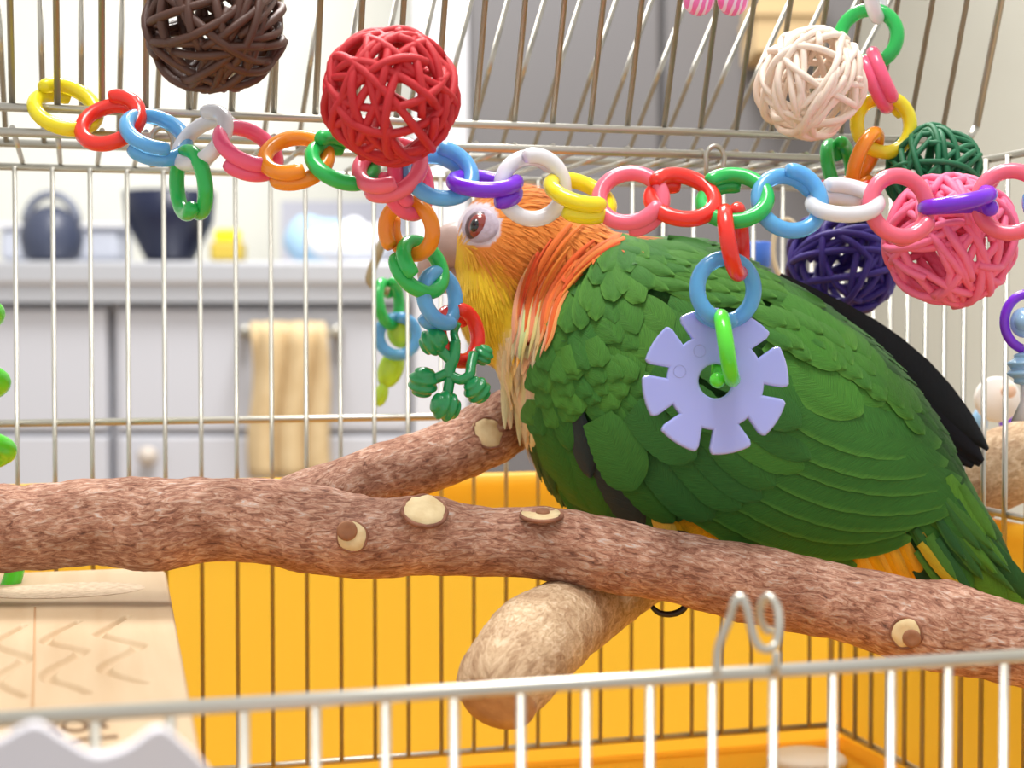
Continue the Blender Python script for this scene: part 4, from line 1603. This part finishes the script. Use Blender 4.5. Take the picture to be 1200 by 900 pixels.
for aa, rr_ in ((118, 40), (62, 38), (165, 44)):
    c = dc + dx_ * (rr_ * pd * math.cos(R_(aa))) + dy_ * (rr_ * pd * math.sin(R_(aa))) + dn * (TH - 0.05)
    MB().tube([c + dx_ * (1.9 * math.cos(t)) + dy_ * (1.9 * math.sin(t)) for t in [2 * math.pi * i / 20 for i in range(20)]], 0.14, 6, closed=True).build('mould_mark', PL['lavender'], disc)

# ================================================================== GREEN BALL TOY
jk = thing('ball_toy', P(522, 492, 516), 'dark green plastic toy with ribbed balls on short arms', 'toy')
JD = 507
pj = JD / FPX


def jt(pts_, r=6.4):
    MB().tube([P(x, y, JD + d) for x, y, d in interp(pts_, 14)], r * pj, 12).build('arm', PL['teal'], jk)


jt([(508, 402, 0), (522, 416, 0), (530, 424, 0)])
jt([(533, 402, 2), (532, 418, 0), (527, 432, 0), (527, 442, 0)], 7)
jt([(498, 448, 0), (512, 443, 0), (527, 436, 0)])
jt([(522, 474, 0), (525, 458, 0), (528, 440, 0)])
jt([(528, 440, 0), (540, 445, -1), (550, 440, -1), (552, 428, 2), (555, 415, 5)], 6.2)
jt([(546, 443, -1), (558, 456, 0)])
jt([(536, 378, 3), (532, 390, 4), (535, 402, 2)], 5)
for (x, y, d, r, an, tl) in ((508, 400, 0, 17.5, 30, 0.3), (496, 448, 0, 18.5, 80, 0.35), (522, 476, -2, 18.5, 160, 0.5), (559, 457, 0, 16.5, 130, 0.5), (566, 416, 8, 13, 60, 0.3)):
    az = (RT * math.cos(R_(an)) + UP * math.sin(R_(an)) - FW * tl).normalized()
    ax_ = (FW - az * FW.dot(az)).normalized()
    MB().sphere(P(x, y, JD + d), r * pj, 24, 40, (ax_, az.cross(ax_), az), 0.15, 5).build('ribbed_ball', PL['teal'], jk)

# toy hanging outside the back bars
D2 = 668.0
GB = 'links of the toy behind the back bars'
link(455, 356, D2, 'green', .3, 5, 'green link behind the back bars beside the beak', 30, group=GB, k=0.92)
o2 = link(466, 394, D2, 'blue', .97, 0, 'small blue link behind the back bars', 60, group=GB, k=0.82)
bearc = thing('neon_bear_charm', P(452, 474, D2 + 3), 'translucent yellow-green bear charm behind the back bars', 'charm')
mb = MB()
p2 = D2 / FPX
mb.sphere(P(470, 388, D2 + 4), (17 * p2, 3.5, 20 * p2), 18, 12, rot_ax(0))
mb.sphere(P(458, 432, D2 + 4), (15 * p2, 3.5, 24 * p2), 18, 12, rot_ax(-20))
mb.sphere(P(447, 462, D2 + 4), (8 * p2, 3, 15 * p2), 18, 12, rot_ax(-14))
mb.build('charm', PL['neon'], bearc)
cord = MB().tube([P(x, y, D2 - 2) for x, y in interp([(462, 225), (455, 262), (444, 295), (435, 318), (434, 330), (444, 338), (456, 342)], 30)], 1.9, 8)
tag(cord.build('leather_strip', mat('leather_tan', srgb(168, 152, 120), 0.8)), 'tan leather strip hanging behind the back bars', 'strip')

# ================================================================== LEFT COIL AND RIGHT TOYS
hx = []
for i in range(170):
    k_ = -0.9 + 3.85 * i / 169
    a = 2 * math.pi * k_
    r = 35 + 7 * k_
    hx.append(P(-40 + r * math.cos(a), 368 + 80 * k_ , 545 + r * 0.29 * math.sin(a)))
hx += [P(x_, y_, 540 + d_) for x_, y_, d_ in interp([(4, 622, 8), (16, 645, 5), (18, 664, 4), (10, 690, 2), (-6, 705, 0)], 16)]
tag(MB().tube(hx, 3.3, 12).build('spiral_coil', PL['lime']), 'lime green plastic spiral coil hanging by the left bars', 'coil toy')
hx = P(14, 664, 552)
rt_ = thing('rattle_toy', P(1202, 470, 540), 'purple ring rattle with pale blue ribbed ball hanging by the bars', 'rattle')
RD_ = 540.0
pr_ = RD_ / FPX
c = P(1206, 377, RD_)
MB().tube([c + RT * (29 * pr_ * math.cos(t)) + UP * (33 * pr_ * math.sin(t)) for t in [2 * math.pi * i / 40 for i in range(40)]], 4.6 * pr_ * 1.25, 12, closed=True).build('ring', PL['purple'], rt_)
MB().sphere(P(1200, 378, RD_), (16 * pr_, 4.5, 18 * pr_), 24, 14, rot_ax(0)).build('button', PL['skyblue'], rt_)
MB().sphere(P(1198, 378, RD_ - 3.4), (9 * pr_, 2.6, 10 * pr_), 20, 12, rot_ax(0)).build('button_centre', PL['skyblue'], rt_)
MB().sphere(P(1204, 432, RD_), (25 * pr_, 6.5, 21 * pr_), 28, 56, (RT, FW, UP), 0.22, 5).build('ribbed_ball', PL['skyblue'], rt_)
MB().tube([P(1204, 404, RD_), P(1204, 470, RD_), P(1206, 492, RD_)], [2.2, 2.4, 6], 12).build('handle', PL['white'], rt_)
wd_ = thing('toy_disc', P(1168, 512, 660), 'pale round toy disc beyond the side bars', 'toy disc')
MB().lathe(P(1167, 468, 655), [(8.5, 0), (9.5, 1.2), (9.5, 3), (8.5, 4)], 30, -FW).build('face', mat('pale_wood', srgb(238, 234, 230), 0.6), wd_)
MB().lathe(P(1180, 458, 648), [(2.6, 0), (3, 1), (3, 3), (2, 4)], 20, -FW).build('hub', mat('peach', srgb(236, 200, 176), 0.6), wd_)
bl = thing('bead_string', P(1180, 505, 668), 'purple and mint beads in a row beyond the side bars', 'beads')
for x, col_ in ((1148, 'skyblue'), (1180, 'purple'), (1206, 'teal')):
    MB().sphere(P(x, 494, 668), (9 * 668 / FPX, 4, 16 * 668 / FPX), 18, 12, rot_ax(0)).build('bead', PL[col_] if col_ != 'teal' else mat('mint', srgb(170, 230, 205), 0.4), bl)
# pink swirl beads at the top
M_SWIRL = bpy.data.materials.new('pink_swirl')
M_SWIRL.use_nodes = True
nt = M_SWIRL.node_tree
b_ = nt.nodes['Principled BSDF']
b_.inputs['Roughness'].default_value = 0.2
wv = nt.nodes.new('ShaderNodeTexWave')
wv.inputs['Scale'].default_value = 120
wv.inputs['Distortion'].default_value = 3.5
tcn = nt.nodes.new('ShaderNodeTexCoord')
nt.links.new(tcn.outputs['Object'], wv.inputs['Vector'])
rp = nt.nodes.new('ShaderNodeValToRGB')
rp.color_ramp.elements[0].position = 0.55
rp.color_ramp.elements[1].position = 0.8
rp.color_ramp.elements[0].color = (*srgb(250, 120, 190), 1)
rp.color_ramp.elements[1].color = (*srgb(252, 222, 244), 1)
nt.links.new(wv.outputs['Fac'], rp.inputs['Fac'])
nt.links.new(rp.outputs['Color'], b_.inputs['Base Color'])
for x, lab in ((819, 'pink swirl bead farther from the cardboard box'), (859, 'pink swirl bead nearer to the cardboard box')):
    o = MB().sphere(P(x, 0, 520), 18.5 * 520 / FPX, 24, 16).build('swirl_bead', M_SWIRL)
    tag(o, lab, 'bead', 'pink swirl beads')
# blue tub and cream loop seen past the parrot's back
mb = MB().lathe(P(888, 314, 700), [(4.5, 0), (5.4, 1), (6, 11), (5.4, 11.5)], 24)
tag(mb.build('blue_cup', mat('cup_blue', srgb(70, 120, 225), 0.4)), 'small blue cup hanging behind the back bars', 'cup')
c = P(922, 292, 690)
mb = MB().tube([c + RT * (6 * math.cos(t)) + UP * (13 * math.sin(t)) for t in [2 * math.pi * i / 30 for i in range(30)]], 1.1, 8, closed=True)
tag(mb.build('rope_loop', mat('cream_rope', srgb(228, 210, 180), 0.9)), 'cream rope loop beside the small blue cup', 'rope')
